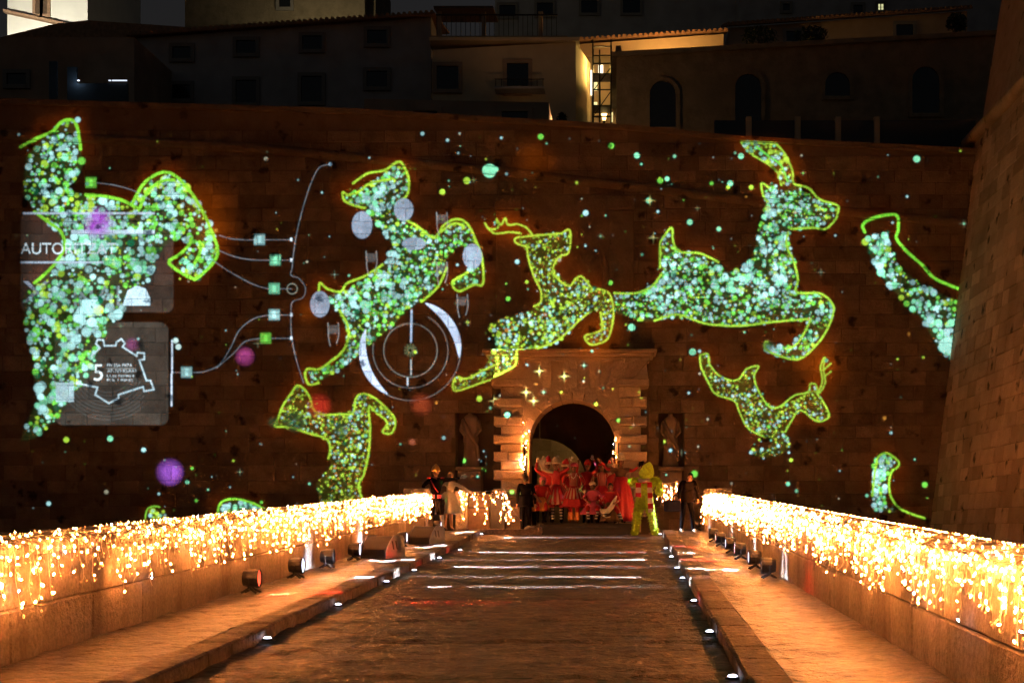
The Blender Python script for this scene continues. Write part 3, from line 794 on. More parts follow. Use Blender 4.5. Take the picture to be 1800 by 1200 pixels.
# arch frame between the chain slots
ac, az, ar = pu(1006), pv_(777), pu(1081)-pu(1006)
fx0, fx1, ftop = pu(927), pu(1080), pv_(681)
m = MB(); N = 24
arcp = [(ac+ar*math.cos(math.pi*k/N), az+ar*math.sin(math.pi*k/N)) for k in range(N+1)]
ring = ar + .24
for k in range(N//2*1):
    pass
for k in range(12):                                 # voussoirs
    a0, a1 = math.pi*k/12+.006, math.pi*(k+1)/12-.006
    am = (a0+a1)/2
    q = [(ar,a0),(ar,am),(ar,a1),(ring,a1),(ring,am),(ring,a0)]
    v = MB(); v.prism([(ac+r*math.cos(t), YP-.05, az+r*math.sin(t)) for r, t in q], (0,1.4,0), tone=rj.random()); v.build('voussoir', M['portal'], por)
for k in range(N):                                  # spandrel above the ring
    t0, t1 = math.pi*k/N, math.pi*(k+1)/N
    p0 = (ac+ring*math.cos(t0), az+ring*math.sin(t0)); p1 = (ac+ring*math.cos(t1), az+ring*math.sin(t1))
    m.prism([(p0[0],YP,p0[1]),(p1[0],YP,p1[1]),(p1[0],YP,ftop+.02),(p0[0],YP,ftop+.02)], (0,1.2,0))
for a, d in ((pu(927)-.0, ac-ring),(ac+ring, pu(1080))):
    if d > a: m.box(a, d, YP, YP+1.2, ZL-.3, ftop+.02)
m.build('spandrel', M['portal'], por)
for a, d in ((fx0, ac-ar), (ac+ar, pu(1087))):      # jambs under the arch
    z0 = ZL
    while z0 < az-.05:
        z1 = min(az, z0+rj.uniform(.4,.5)); m = MB()
        m.block(MPf, a, max(d,a+.06), z0, z1, -1.3, .04, .012, tone=rj.random()); m.build('jamb_block', M['portal'], por); z0 = z1
for u0, u1 in ((919,927),(1080,1088)):              # dark chain slots
    m = MB(); m.box(pu(u0)-.02, pu(u1)+.02, YP+.5, YP+.75, ZL, ftop); m.build('chain_slot', M['black'], por)
# frieze of flared keystones
zb, zt = pv_(681), pv_(634)
m = MB(); m.prism([(pu(866),YP+.05,pv_(667)),(pu(940),YP+.05,zb),(pu(1066),YP+.05,zb),(pu(1140),YP+.05,pv_(667)),(pu(1136),YP+.05,zt),(pu(872),YP+.05,zt)], (0,.8,0)); m.build('frieze', M['portal'], por)
for u0, u1, w0, w1 in ((868,924,905,938),(948,970,953,969),(990,1016,992,1014),(1034,1056,1038,1052),(1078,1140,1066,1100)):
    m = MB(); m.prism([(pu(w0),YP-.02,zb+.0),(pu(w1),YP-.02,zb+.0),(pu(u1),YP-.24,zt),(pu(u0),YP-.24,zt)], (0,.5,0), tone=rj.random()); m.build('keystone', M['portal'], por)
for k, (v0, v1, o, e) in enumerate(((634,628,.22,0),(628,622,.36,7),(622,616,.46,12))):
    m = MB(); m.bbox(pu(862-e), pu(1142+e), YP-o, YP+.8, pv_(v0)+.002, pv_(v1), .025); m.build('cornice', M['portal'], por)

# plaque with a carved shield above the gate
pl = thing('carved_plaque', 'large carved stone plaque with crowned shield above the gate cornice', 'plaque', (U(993,YW), YW, arms[2]))
m = MB(); m.box(arms[0]+.02, arms[1]-.02, YW-.0, YW+.02, arms[2], arms[3]-.02); m.build('panel', M['wall'], pl)
for a, d, z0, z1 in ((arms[0],arms[0]+.75,arms[2],arms[3]),(arms[1]-.75,arms[1],arms[2],arms[3])):
    m = MB(); m.bbox(a, d, YW-.10, YW+.05, z0, z1-.5, .03); m.build('pilaster', M['wall'], pl)
    m = MB(); m.bbox(a-.05, d+.05, YW-.16, YW+.05, z1-.48, z1-.05, .04); m.build('capital', M['wall'], pl)
cx_, cz_ = U(1010,YW), V(480,YW)
sh = [(-.62,.7),(.62,.7),(.64,.1),(.5,-.45),(.25,-.75),(0,-.95),(-.25,-.75),(-.5,-.45),(-.64,.1)]
m = MB(); m.prism([(cx_+x,YW-.12,cz_+z_) for x, z_ in sh], (0,.14,0)); m.build('shield', M['wall'], pl)
m = MB(); m.box(cx_-.03,cx_+.03,YW-.16,YW-.11,cz_-.8,cz_+.68); m.box(cx_-.6,cx_+.6,YW-.155,YW-.11,cz_-.05,cz_+.03); m.build('shield_quarters', M['wall'], pl)
m = MB(); m.prism([(cx_+x,YW-.11,cz_+.85+z_) for x, z_ in ((-.5,0),(.5,0),(.62,.5),(.38,.28),(.25,.6),(0,.3),(-.25,.6),(-.38,.28),(-.62,.5))], (0,.12,0)); m.build('crown', M['wall'], pl)
for s in (-1, 1):
    m = MB(); m.tube([(cx_+s*(.75+.2*math.sin(t*3)),YW-.04,cz_+.9-1.9*t) for t in [k/10 for k in range(11)]], [.05+.06*math.sin(math.pi*k/10) for k in range(11)], 8); m.build('scroll', M['wall'], pl)

# statues in their niches
def statue(u, vb, vt, w, label, h):
    yc = YW+.28
    x = U(u, YW); zb_ = V(vb, YW); zt_ = V(vt, YW)
    ped = tag((lambda q: (q.bbox(x-w, x+w, YW-.18, YW+.62, h[2], zb_-.12, .03), q.bbox(x-w-.05, x+w+.05, YW-.24, YW+.66, zb_-.12, zb_, .02), q.build('pedestal', M['statue']))[2])(MB()),
              label.replace('headless draped marble statue', 'square stone pedestal under headless statue'), 'pedestal')
    H = zt_-zb_
    r = thing('statue', label, 'statue', (x, yc, zb_))
    m = MB()
    prof = [(.30,0),(.31,.06*H),(.27,.2*H),(.25,.38*H),(.28,.5*H),(.25,.6*H),(.29,.75*H),(.31,.84*H),(.22,.92*H),(.10,.955*H),(.085,1.0*H)]
    k = H/2.1
    m.lathe([(rr*k, zz) for rr, zz in prof], (x, yc, zb_), 28, fn=lambda an, rr, zz: (rr*(1+.09*math.sin(an*9+zz*2.2)*(1 if zz < .75*H else .3)), zz), sy=.72)
    m.build('draped_body', M['statue'], r, True)
    m = MB()
    for s in (-1, 1):
        m.tube([(x+s*.27*k, yc, zb_+.84*H), (x+s*.36*k, yc-.08, zb_+.66*H), (x+s*.2*k, yc-.24, zb_+.55*H)], [.085*k,.075*k,.05*k], 8)
    m.build('arms', M['statue'], r, True)
    m = MB(); m.tube([(x-.28*k, yc-.1, zb_+.86*H),(x-.05*k, yc-.26, zb_+.62*H),(x+.25*k, yc-.2, zb_+.36*H),(x+.3*k, yc-.1, zb_+.12*H)], [.07*k,.09*k,.08*k,.05*k], 8); m.build('toga_fold', M['statue'], r, True)
statue(826, 820, 722, .36, 'headless draped marble statue in the wider niche behind the dancing couple', nl)
statue(1179, 820, 726, .34, 'headless draped marble statue in the narrow niche behind the green furry performer', nr)

# passage behind the arch
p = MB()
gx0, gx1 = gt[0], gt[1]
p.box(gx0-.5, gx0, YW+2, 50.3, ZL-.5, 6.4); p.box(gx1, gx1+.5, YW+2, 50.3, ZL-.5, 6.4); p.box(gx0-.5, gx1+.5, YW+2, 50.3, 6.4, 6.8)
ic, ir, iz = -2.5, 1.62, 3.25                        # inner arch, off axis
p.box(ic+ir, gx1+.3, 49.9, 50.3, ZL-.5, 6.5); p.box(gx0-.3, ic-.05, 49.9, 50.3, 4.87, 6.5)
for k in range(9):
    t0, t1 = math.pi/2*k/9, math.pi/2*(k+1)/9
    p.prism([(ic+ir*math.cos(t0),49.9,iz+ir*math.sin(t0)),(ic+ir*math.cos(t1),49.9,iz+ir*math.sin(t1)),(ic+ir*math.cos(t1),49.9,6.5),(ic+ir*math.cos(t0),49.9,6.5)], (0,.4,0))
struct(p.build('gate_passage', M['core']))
cw = thing('courtyard_wall', 'yellow lit inner courtyard wall seen through the gate arch', 'wall', (-2.5, 55, ZL))
p = MB(); p.box(-9, -4.4, 55, 55.5, ZL-.5, 9); p.box(-4.4, -2.9, 55, 55.5, ZL+2.6, 9); p.box(-2.9, 3, 55, 55.5, ZL-.5, 9); p.build('wall', M['portal'], cw)
p = MB(); p.box(-4.4, -2.9, 55.3, 55.4, ZL-.3, ZL+2.6); p.build('door', M['wood'], cw)
zz = ZL
while zz < 6.2:
    hh = rj.uniform(.34,.46); xx_ = -2.9 if zz < ZL+2.6 else -4.6
    while xx_ < .6:
        ww = rj.uniform(.5,.9); p = MB(); p.block(lambda s, t, d: (s, 55-d, t), xx_, xx_+ww, zz, zz+hh, -.05, .05+rj.uniform(-.01,.012), .02, tone=rj.random(), j=.012); p.build('stone_block', M['portal'], cw); xx_ += ww
    zz += hh
for sx in (-1, 1):
    p = MB(); p.box(-9.2 if sx < 0 else 3, -9 if sx < 0 else 3.2, 50.3, 55.5, ZL-.5, 9); p.build('return_wall', M['plaster_brown'], cw)
p = MB(); p.box(-9.4, 3.4, 50.3, 55.6, 9, 9.2); p.build('roof', M['tile'], cw)
cl = thing('wall_lantern', 'small warm lantern lighting the inner courtyard wall', 'lantern', (-1.2, 54.9, 4.9))
p = MB(); p.tube([(-1.2,55,5.0),(-1.2,54.6,5.0)], .02, 6); p.build('bracket', M['iron'], cl)
p = MB(); p.lathe([(.05,0),(.09,.22),(.02,.3)], (-1.2,54.6,4.72), 8); p.build('lantern_glass', emis('lantern_glow', (1,.62,.2), 4), cl)
lamp('lantern_light', 'POINT', (-2.0,53.2,4.9), 11, (1,.60,.18), cl, shadow_soft_size=.1)

# ------------------------------------------------------------------ bastion on the right
bas = thing('bastion', 'sloping rough stone bastion flank beside the causeway', 'bastion', (9.5, 34, -6))
BT = .122                                            # batter
def MBs(s, t, d):                                    # s along -Y from the corner, t height
    x0 = 9.80 + (t-2.19)*BT
    return (x0 - d, YW - s, t + d*.12)
ZT = V(238, YW)
m = MB()
pts = [MBs(-1,-6,-.03), MBs(22,-6,-.03), MBs(22,ZT,-.03), MBs(-1,ZT,-.03)]
m.face(pts[::-1]); 
m.face([(30,YW+1,-6),(30,YW-22,-6),(30,YW-22,ZT),(30,YW+1,ZT)])
m.face([pts[3], pts[2], (30,YW-22,ZT), (30,YW+1,ZT)]); m.face([pts[1],(30,YW-22,-6),(30,YW-22,ZT),pts[2]]); m.face([pts[0],(30,YW+1,-6),(30,YW+1,ZT),pts[3]])
m.build('core', M['core'], bas)
bl = []; t = 0.2
while t < ZT-.2:
    h = rj.uniform(.36,.46); s = -.2
    while s < 13:
        w = rj.uniform(.6,1.2); bl.append((s, s+w, t, min(t+h, ZT-.1))); s += w
    t += h
bl.sort(key=lambda q: q[0]*.5 + abs(q[2]-6)*.3)
rest = MB()
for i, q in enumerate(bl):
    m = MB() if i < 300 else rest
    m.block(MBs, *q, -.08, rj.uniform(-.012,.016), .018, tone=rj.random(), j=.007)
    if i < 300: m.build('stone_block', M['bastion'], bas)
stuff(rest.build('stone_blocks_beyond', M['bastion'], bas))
m = MB(); m.tube([MBs(s, ZT, .08) for s in range(-1, 22)], .2, 10); m.build('cordon', M['bastion'], bas, True)
m = MB()
def MBp(s, t, d): 
    x0 = MBs(0, ZT, 0)[0] + .28 + (t-ZT)*.16
    return (x0-d, YW-s, t)
m.hexa([MBp(21,ZT,0),MBp(21,ZT,-4),MBp(-1,ZT,-4),MBp(-1,ZT,0),MBp(21,ZT+5.5,0),MBp(21,ZT+5.5,-4),MBp(-1,ZT+5.5,-4),MBp(-1,ZT+5.5,0)])
m.build('parapet', M['bastion'], bas)

# ------------------------------------------------------------------ houses on the hill
def window(root, x, z, w, h, Y, arched=False, sur=None, bars=False, pane=None):
    """surround standing proud of the facade, dark glass set back inside it"""
    o = .10; t = .16
    m = MB()
    m.box(x-w/2-t, x-w/2, Y-o, Y+.02, z-t, z+h+(0 if arched else t)); m.box(x+w/2, x+w/2+t, Y-o, Y+.02, z-t, z+h+(0 if arched else t))
    m.box(x-w/2, x+w/2, Y-o-.03, Y+.02, z-t, z)
    if arched:
        n = 12; r0, r1 = w/2, w/2+t
        for k in range(n):
            a, c = math.pi*k/n, math.pi*(k+1)/n
            m.prism([(x+r0*math.cos(a),Y-o,z+h+r0*math.sin(a)),(x+r1*math.cos(a),Y-o,z+h+r1*math.sin(a)),(x+r1*math.cos(c),Y-o,z+h+r1*math.sin(c)),(x+r0*math.cos(c),Y-o,z+h+r0*math.sin(c))], (0,.12,0))
    else: m.box(x-w/2, x+w/2, Y-o, Y+.02, z+h, z+h+t)
    f = m.build('window', sur or M['frame_dark'], root)
    m = MB()
    if arched: m.prism([(x+w/2,Y-.02,z),(x+w/2,Y-.02,z+h)] + [(x+w/2*math.cos(math.pi*k/10),Y-.02,z+h+w/2*math.sin(math.pi*k/10)) for k in range(1,10)] + [(x-w/2,Y-.02,z+h),(x-w/2,Y-.02,z)], (0,.015,0))
    else: m.box(x-w/2, x+w/2, Y-.02, Y-.005, z, z+h)
    m.build('pane', pane or M['pane'], f)
    if bars:
        m = MB(); m.box(x-.03,x+.03,Y-.06,Y-.022,z,z+h); m.box(x-w/2,x+w/2,Y-.055,Y-.023,z+h*.48,z+h*.53); m.build('glazing_bar', M['frame_dark'], f)
def house(label, u0, u1, va, vb, vbot, Y, depth, mat, wins=(), tiles=True, cat='house', name='house', sur=None, eave=.35, tilemat=None):
    x0, x1 = U(u0,Y), U(u1,Y); za, zb, z0 = V(va,Y), V(vb,Y), min(V(vbot,Y), interp(HILL,Y))-1.5
    r = thing(name, label, cat, ((x0+x1)/2, Y+depth/2, interp(HILL, Y)-1.0))
    m = MB(); m.hexa([(x0,Y,z0),(x1,Y,z0),(x1,Y+depth,z0),(x0,Y+depth,z0),(x0,Y,za),(x1,Y,zb),(x1,Y+depth,zb+.2),(x0,Y+depth,za+.2)]); m.build('wall', mat, r)
    if tiles:
        m = MB(); t = .1
        m.hexa([(x0-.2,Y-eave,za+.0),(x1+.2,Y-eave,zb+.0),(x1+.2,Y+depth*.6,zb+1.1),(x0-.2,Y+depth*.6,za+1.1),(x0-.2,Y-eave,za+t),(x1+.2,Y-eave,zb+t),(x1+.2,Y+depth*.6,zb+1.1+t),(x0-.2,Y+depth*.6,za+1.1+t)])
        rf = m.build('roof', tilemat or M['tile'], r)
        m = MB(); n = int((x1-x0)/.24)
        for k in range(n):
            q = (k+.5)/n; xx_ = lerp(x0-.2,x1+.2,q); zz_ = lerp(za,zb,q)+t
            m.tube([(xx_,Y-eave-.06,zz_),(xx_,Y+depth*.6,zz_+1.1)], .085, 6)
        stuff(m.build('roof_tiles', tilemat or M['tile'], rf))
    for w in wins:
        u, v0, v1, wpx = w[:4]
        window(r, U(u,Y), V(v1,Y), wpx/F*Y, (v1-v0)/F*Y, Y, sur=sur, arched=len(w) > 4 and w[4])
    return r, (x0, x1, za, zb)
# long grey house with two rows of small windows
r, _ = house('long dark grey house with two rows of small square windows above the wall', 232, 758, 68, 30, 210, 64, 9, M['plaster_grey'],
      [(320,83,104,32),(433,72,95,34),(549,64,88,34),(663,54,78,34),(319,150,175,32),(433,142,182,36),(548,135,180,36),(663,126,154,36)])
m = MB(); m.tube([(U(241,63.9),63.9,V(72,63.9)),(U(250,63.9),63.9,V(84,63.9)),(U(250,63.9),63.9,V(175,63.9))], .06, 6); m.build('drainpipe', M['iron'], r)
# cream house with its lit return wall on the alley
Yc = 60
r, (x0, x1, za, zb) = house('cream house with tall shuttered windows and a return wall lit yellow by the alley', 760, 1012, 88, 74, 232, Yc, 1.0, M['plaster_cream'],
      [(787,117,158,38),(910,112,162,38)], tiles=False, sur=M['plaster_brown'])
m = MB(); xe = U(1038, Yc+3.6)
m.hexa([(x1-.5,Yc,9),(x1,Yc,9),(xe,Yc+3.6,9),(x1-.5,Yc+3.6,9),(x1-.5,Yc+.003,zb-.003),(x1,Yc+.003,zb-.003),(xe,Yc+3.6,V(112,Yc+3.6)),(x1-.5,Yc+3.6,zb)]); m.build('return_wall', M['plaster_cream'], r)
m = MB(); m.box(x0-.1, x1+.15, Yc-.25, Yc+1.1, zb-.02+.002, zb+.12); m.build('cornice', M['plaster_cream'], r)
m = MB(); m.box(U(872,Yc), U(958,Yc), Yc-.8, Yc-.001, V(166,Yc), V(162,Yc)); bal = m.build('balcony', M['plaster_grey'], r)
for k in range(9):
    m = MB(); xk = lerp(U(874,Yc),U(956,Yc),k/8); m.box(xk-.015,xk+.015,Yc-.78,Yc-.75,V(162,Yc),V(150,Yc)); m.build('baluster', M['iron'], bal)
m = MB(); m.box(U(872,Yc),U(958,Yc),Yc-.8,Yc-.73,V(150,Yc),V(149,Yc)); m.build('handrail', M['iron'], bal)
# roof terrace with railing and shelter on the cream house
tr = thing('roof_terrace', 'roof terrace with thin railing and dark pergola on the cream house', 'terrace', (U(860,Yc+3), Yc+3, zb))
Yt = Yc+3; zf = V(80,Yt)
m = MB(); m.box(U(765,Yt),U(1000,Yt),Yt-1.8,Yt+4,zf-.6,zf-.2); m.build('terrace_floor', M['plaster_brown'], tr)
for k in range(26):
    m = MB(); xk = lerp(U(768,Yt-1.6),U(978,Yt-1.6),k/25); m.box(xk-.012,xk+.012,Yt-1.6,Yt-1.57,zf-.2,zf+.75); m.build('baluster', M['iron'], tr)
m = MB(); m.box(U(766,Yt-1.6),U(980,Yt-1.6),Yt-1.62,Yt-1.55,zf+.75,zf+.8); m.build('handrail', M['iron'], tr)
for u in (772, 850, 950):
    m = MB(); m.box(U(u,Yt)-.09,U(u,Yt)+.09,Yt,Yt+.18,zf-.2,zf+1.5); m.build('post', M['plaster_brown'], tr)
m = MB(); m.hexa([(U(764,Yt),Yt-.4,zf+1.5),(U(868,Yt),Yt-.4,zf+1.5),(U(868,Yt),Yt+2.5,zf+1.9),(U(764,Yt),Yt+2.5,zf+1.9),(U(764,Yt),Yt-.4,zf+1.6),(U(868,Yt),Yt-.4,zf+1.6),(U(868,Yt),Yt+2.5,zf+2.0),(U(764,Yt),Yt+2.5,zf+2.0)]); m.build('pergola_roof', M['wood'], tr)
m = MB(); m.box(U(850,Yt+3.5),U(975,Yt+3.5),Yt+3.5,Yt+3.8,zf-.2,zf+1.15); m.build('back_wall', M['plaster_brown'], tr)
# low reddish annex at the wall's edge
r, _ = house('low reddish brown annex with flat roof right behind the wall coping', 640, 965, 174, 180, 235, 52, 3, M['plaster_brown'], [(748,196,212,42),(905,197,216,46)], tiles=False, sur=M['plaster_brown'])
# house with tiled eave lit orange, behind the alley
Ye = 68
house('low house whose long tiled eave is lit orange behind the scaffold', 1016, 1272, 78, 60, 120, Ye, 6, M['plaster_cream'], tiles=True)
house('terrace house with tiled eave and dim plants, beyond the orange lit eave', 1282, 1700, 50, 20, 120, 72, 5, M['plaster_brown'], [(1395,56,74,26),(1590,44,66,30)], tiles=True)
# convent-like stone building with arched openings
Yv = 58
r, _ = house('big dark stone building with round arched openings behind the fence posts', 1084, 1750, 100, 62, 262, Yv, 9, M['rubble'],
      [(1165,166,225,46,True),(1315,154,220,46,True),(1472,150,170,44,True),(1627,142,200,48,True)], tiles=False, sur=M['rubble'])
m = MB(); m.hexa([(U(1084,Yv)-.2,Yv-.2,V(102,Yv)),(U(1750,Yv),Yv-.2,V(64,Yv)),(U(1750,Yv),Yv+9,V(64,Yv)),(U(1084,Yv)-.2,Yv+9,V(102,Yv)),(U(1084,Yv)-.2,Yv-.2,V(94,Yv)),(U(1750,Yv),Yv-.2,V(56,Yv)),(U(1750,Yv),Yv+9,V(56,Yv)),(U(1084,Yv)-.2,Yv+9,V(94,Yv))]); m.build('cornice', M['rubble'], r)
m = MB(); m.hexa([(U(1079,Yv),Yv+.3,V(102,Yv)),(U(1096,Yv),Yv+.3,V(102,Yv)),(U(1096,Yv),Yv+1,V(102,Yv)),(U(1079,Yv),Yv+1,V(102,Yv)),(U(1083,Yv),Yv+.3,V(76,Yv)),(U(1091,Yv),Yv+.3,V(76,Yv)),(U(1091,Yv),Yv+1,V(76,Yv)),(U(1083,Yv),Yv+1,V(76,Yv))]); m.build('chimney', M['rubble'], r)
# fence with pale posts along the wall top
Yf = 46.2
fe = thing('panel_fence', 'fence of pale posts and dark panels along the top of the fortress wall', 'fence', (U(1430,Yf), Yf, V(250,Yf)))
pu_ = (1316,1402,1473,1541)
for u in pu_:
    m = MB(); m.bbox(U(u,Yf)-.09,U(u,Yf)+.09,Yf-.09,Yf+.09,V(262,Yf),V(206,Yf),.015); m.build('post', M['plaster_cream'], fe)
for a, c in zip((1250,)+pu_, pu_+(1720,)):
    m = MB(); m.box(U(a,Yf)+.1,U(c,Yf)-.1,Yf-.02,Yf+.02,V(262,Yf),V(212,Yf)); m.build('panel', M['blueposter'], fe)
# scaffold in the alley
Ys = 61.5
sc_ = thing('scaffold_tower', 'thin metal scaffold tower in the alley between cream house and stone building', 'scaffold', (U(1058,Ys),Ys,10))
for dx in (1042, 1054, 1074):
    for dy in (0, 1.2):
        m = MB(); m.tube([(U(dx,Ys),Ys+dy,10),(U(dx,Ys),Ys+dy,V(70,Ys) if dx != 1054 else V(88,Ys))], .035, 6); m.build('standard', M['iron'], sc_)
for v in (82, 98, 112, 130, 158, 186, 205):
    m = MB(); m.tube([(U(1042,Ys),Ys,V(v,Ys)),(U(1074,Ys),Ys,V(v,Ys))], .03, 6); m.build('ledger', M['iron'], sc_)
for v0, v1 in ((205,160),(160,118)):
    m = MB(); m.tube([(U(1042,Ys),Ys+.05,V(v0,Ys)),(U(1074,Ys),Ys+.05,V(v1,Ys))], .025, 6); m.build('brace', M['iron'], sc_)
for v in (130, 186):
    m = MB(); m.box(U(1042,Ys),U(1074,Ys),Ys+.05,Ys+1.15,V(v,Ys),V(v,Ys)+.05); m.build('deck_board', M['wood'], sc_)
# alley end wall with lit panes
Ya = 65
al = thing('alley_stair_window', 'narrow white lit stairwell window glimpsed through the scaffold', 'window', (U(1055,Ya),Ya,9))
m = MB(); m.box(U(1030,Ya),U(1085,Ya),Ya,Ya+.3,8,V(100,Ya)); m.build('wall', M['plaster_brown'], al)
lit = emis('lit_window', (1,.92,.75), 2.2); lit2 = emis('lit_window_dim', (.9,.9,.45), .8)
for u0, u1, v0, v1, mt in ((1052,1060,115,130,lit),(1038,1041,124,168,lit),(1043,1050,142,160,lit2),(1037,1056,217,227,lit),(1043,1050,180,196,lit2),(1074,1077,168,190,lit2),(1073,1077,198,215,lit2)):
    m = MB(); m.box(U(u0,Ya),U(u1,Ya),Ya-.03,Ya-.005,V(v1,Ya),V(v0,Ya)); m.build('pane', mt, al)
st = thing('alley_lantern', 'street lantern on the alley corner lighting the cream return wall', 'lantern', (U(1062,62.8),62.8,10))
lp = P(1062, 212, 62.8)
m = MB(); m.tube([(lp.x,lp.y,9.5),(lp.x,lp.y,lp.z)], .05, 8); m.build('post', M['iron'], st)
m = MB(); m.lathe([(.06,0),(.13,.3),(.03,.42)], lp, 8); m.build('lantern_glass', emis('street_glow', (1,.66,.22), 6), st)
lamp('lantern_light', 'POINT', lp + Vector((-.1,-.2,2.2)), 200, (1,.62,.16), st, shadow_soft_size=.1)
# lantern below the tiled eave
e2 = thing('eave_lantern', 'lantern under the tiled eave behind the stone building', 'lantern', (U(1150,66.5),66.5,12.5))
lp = Vector((U(1170,66.4), 66.4, V(118,66.4)))
m = MB(); m.tube([(lp.x,lp.y,12.6),(lp.x,lp.y,lp.z-.2)], .05, 8); m.build('post', M['iron'], e2)
m = MB(); m.lathe([(.06,0),(.13,.3),(.03,.42)], lp-Vector((0,0,.2)), 8); m.build('lantern_glass', emis('eave_glow', (1,.55,.16), 6), e2)
lamp('lantern_light', 'POINT', lp + Vector((0,-.5,.3)), 330, (1,.46,.12), e2, shadow_soft_size=.1)
# unseen fill lamp, added to brighten the cream facade
e3 = thing('added_fill_lamp', 'added unseen fill lamp in front of the cream house', 'lantern', (U(985,54.5),54.5,10.2))
lp = Vector((U(985,54.5), 54.5, V(232,54.5)))
m = MB(); m.tube([(lp.x,lp.y,10.0),(lp.x,lp.y,lp.z)], .05, 8); m.build('post', M['iron'], e3)
m = MB(); m.lathe([(.06,0),(.13,.3),(.03,.42)], lp, 8); m.build('lantern_glass', emis('fill_lamp_glow', (1,.55,.2), 3), e3)
lamp('lantern_light', 'POINT', lp + Vector((0,-.3,.2)), 120, (1,.50,.20), e3, shadow_soft_size=.1)
# dark upper houses
house('dark upper house with small windows on the hilltop', 870, 1300, -20, -30, 80, 86, 8, M['plaster_grey'], [(892,10,30,28),(958,6,28,28),(1036,2,24,28),(1110,0,24,30)], tiles=False)
r, _ = house('dark hilltop house with one tiny lit window', 1300, 1760, -25, -40, 60, 84, 8, M['plaster_grey'], [(1382,8,20,12),(1508,10,26,16)], tiles=False)
window(r, U(1548,84), V(19,84), 9/F*84, 11/F*84, 84, pane=lit2, bars=True)
# rough stone tower with a dim wash
r, _ = house('rough rubble stone tower house lit dimly above the long grey house', 325, 641, -60, -60, 70, 74, 10, M['rubble'], [(501,-14,14,20)], tiles=False, name='tower_house', cat='tower')
m = MB(); m.box(U(641,74.8),U(660,74.8),74.8,80,10,V(-60,74.8)); m.build('turret', M['rubble'], r)
fl = thing('wall_floodlight', 'low floodlight washing the rubble tower from a roof', 'floodlight', (U(560,70),70,V(44,70)-.6))
m = MB(); m.bbox(U(560,70)-.2,U(560,70)+.2,69.9,70.2,V(52,70)-.25,V(52,70),.02); m.build('housing', M['iron'], fl)
o = lamp('floodlight_beam', 'SPOT', (U(560,70),70.4,V(46,70)), 240, (1,.80,.45), fl, spot_size=math.radians(150), spot_blend=.6, shadow_soft_size=.1); aim(o, (0,1,.7))
# floodlit white church block, far left
Yk = 80
ch = thing('church_tower', 'floodlit white church tower with paired slit windows at the hilltop', 'church', (U(60,Yk),Yk,16))
x0, x1 = U(13,Yk), U(154,Yk)
m = MB(); m.box(x0,x1,Yk,Yk+9,12,V(-120,Yk)); m.build('wall', M['plaster_white'], ch)
m = MB(); m.hexa([(x0-.1,Yk-.35,V(20,Yk)-.15),(x1+.1,Yk-.35,V(52,Yk)-.15),(x1+.1,Yk,V(52,Yk)-.15),(x0-.1,Yk,V(20,Yk)-.15),(x0-.1,Yk-.35,V(20,Yk)),(x1+.1,Yk-.35,V(52,Yk)),(x1+.1,Yk,V(52,Yk)),(x0-.1,Yk,V(20,Yk))]); m.build('string_course', M['tile'], ch)
for u in (67, 80):
    window(ch, U(u,Yk), V(26,Yk), 8/F*Yk, 60/F*Yk, Yk, sur=M['tile'], pane=M['wood'])
house('dark low roofed house in front of the floodlit church', -60, 236, 66, 66, 190, 59, 5, M['plaster_brown'], [(30,130,150,34)], tiles=False)
m = MB(); rh = thing('sloping_roof', 'dark pitched tile roof crossing below the floodlit church', 'roof', (U(120,66),66,15))
m.prism([(U(-40,66),66,V(76,66)),(U(0,66),66,V(66,66)),(U(98,66),66,V(42,66)),(U(154,66),66,V(36,66)),(U(330,66),66,V(48,66)),(U(330,66),66,V(130,66)),(U(-40,66),66,V(130,66))], (0,3,0)); m.build('roof_slope', M['tile'], rh)
cf = thing('church_floodlight', 'floodlight aimed up at the white church tower', 'floodlight', (U(20,74),74,15.5))
m = MB(); m.bbox(U(20,74)-.3,U(20,74)+.3,73.8,74.2,V(88,74)-.3,V(88,74)+.2,.02); m.build('housing', M['iron'], cf)
o = lamp('floodlight_beam', 'SPOT', (U(20,74),74.4,V(74,74)), 2600, (1,.93,.74), cf, spot_size=math.radians(120), spot_blend=.3, shadow_soft_size=.15); aim(o, (.12,1,.35))
# blue screen wall and small white lights at far left
bw = thing('blue_terrace_screen', 'pale blue terrace screen with two small white lights behind the wall top', 'screen', (U(150,56),56,11))
for u0, u1, v0, v1 in ((86,100,108,152),(118,135,118,150)):
    m = MB(); m.box(U(u0,56),U(u1,56),56,56.1,V(v1,56)-1,V(v0,56)); m.build('panel', M['blueposter'], bw)
m = MB(); m.box(U(120,56),U(226,56),55.9,56.0,V(160,56)-1,V(148,56)); m.build('low_wall', M['blueposter'], bw)
for u, w in ((140,2),(195,2),(212,13)):
    m = MB(); m.box(U(u-w,56),U(u+w,56),55.85,55.9,V(144.4,56),V(142.8,56)); m.build('light_strip', emis('white_strip', (.75,.85,1), 1.2), bw)
lamp('strip_light', 'POINT', P(134,140,55.7), 1.5, (.6,.78,1), bw, shadow_soft_size=.03)
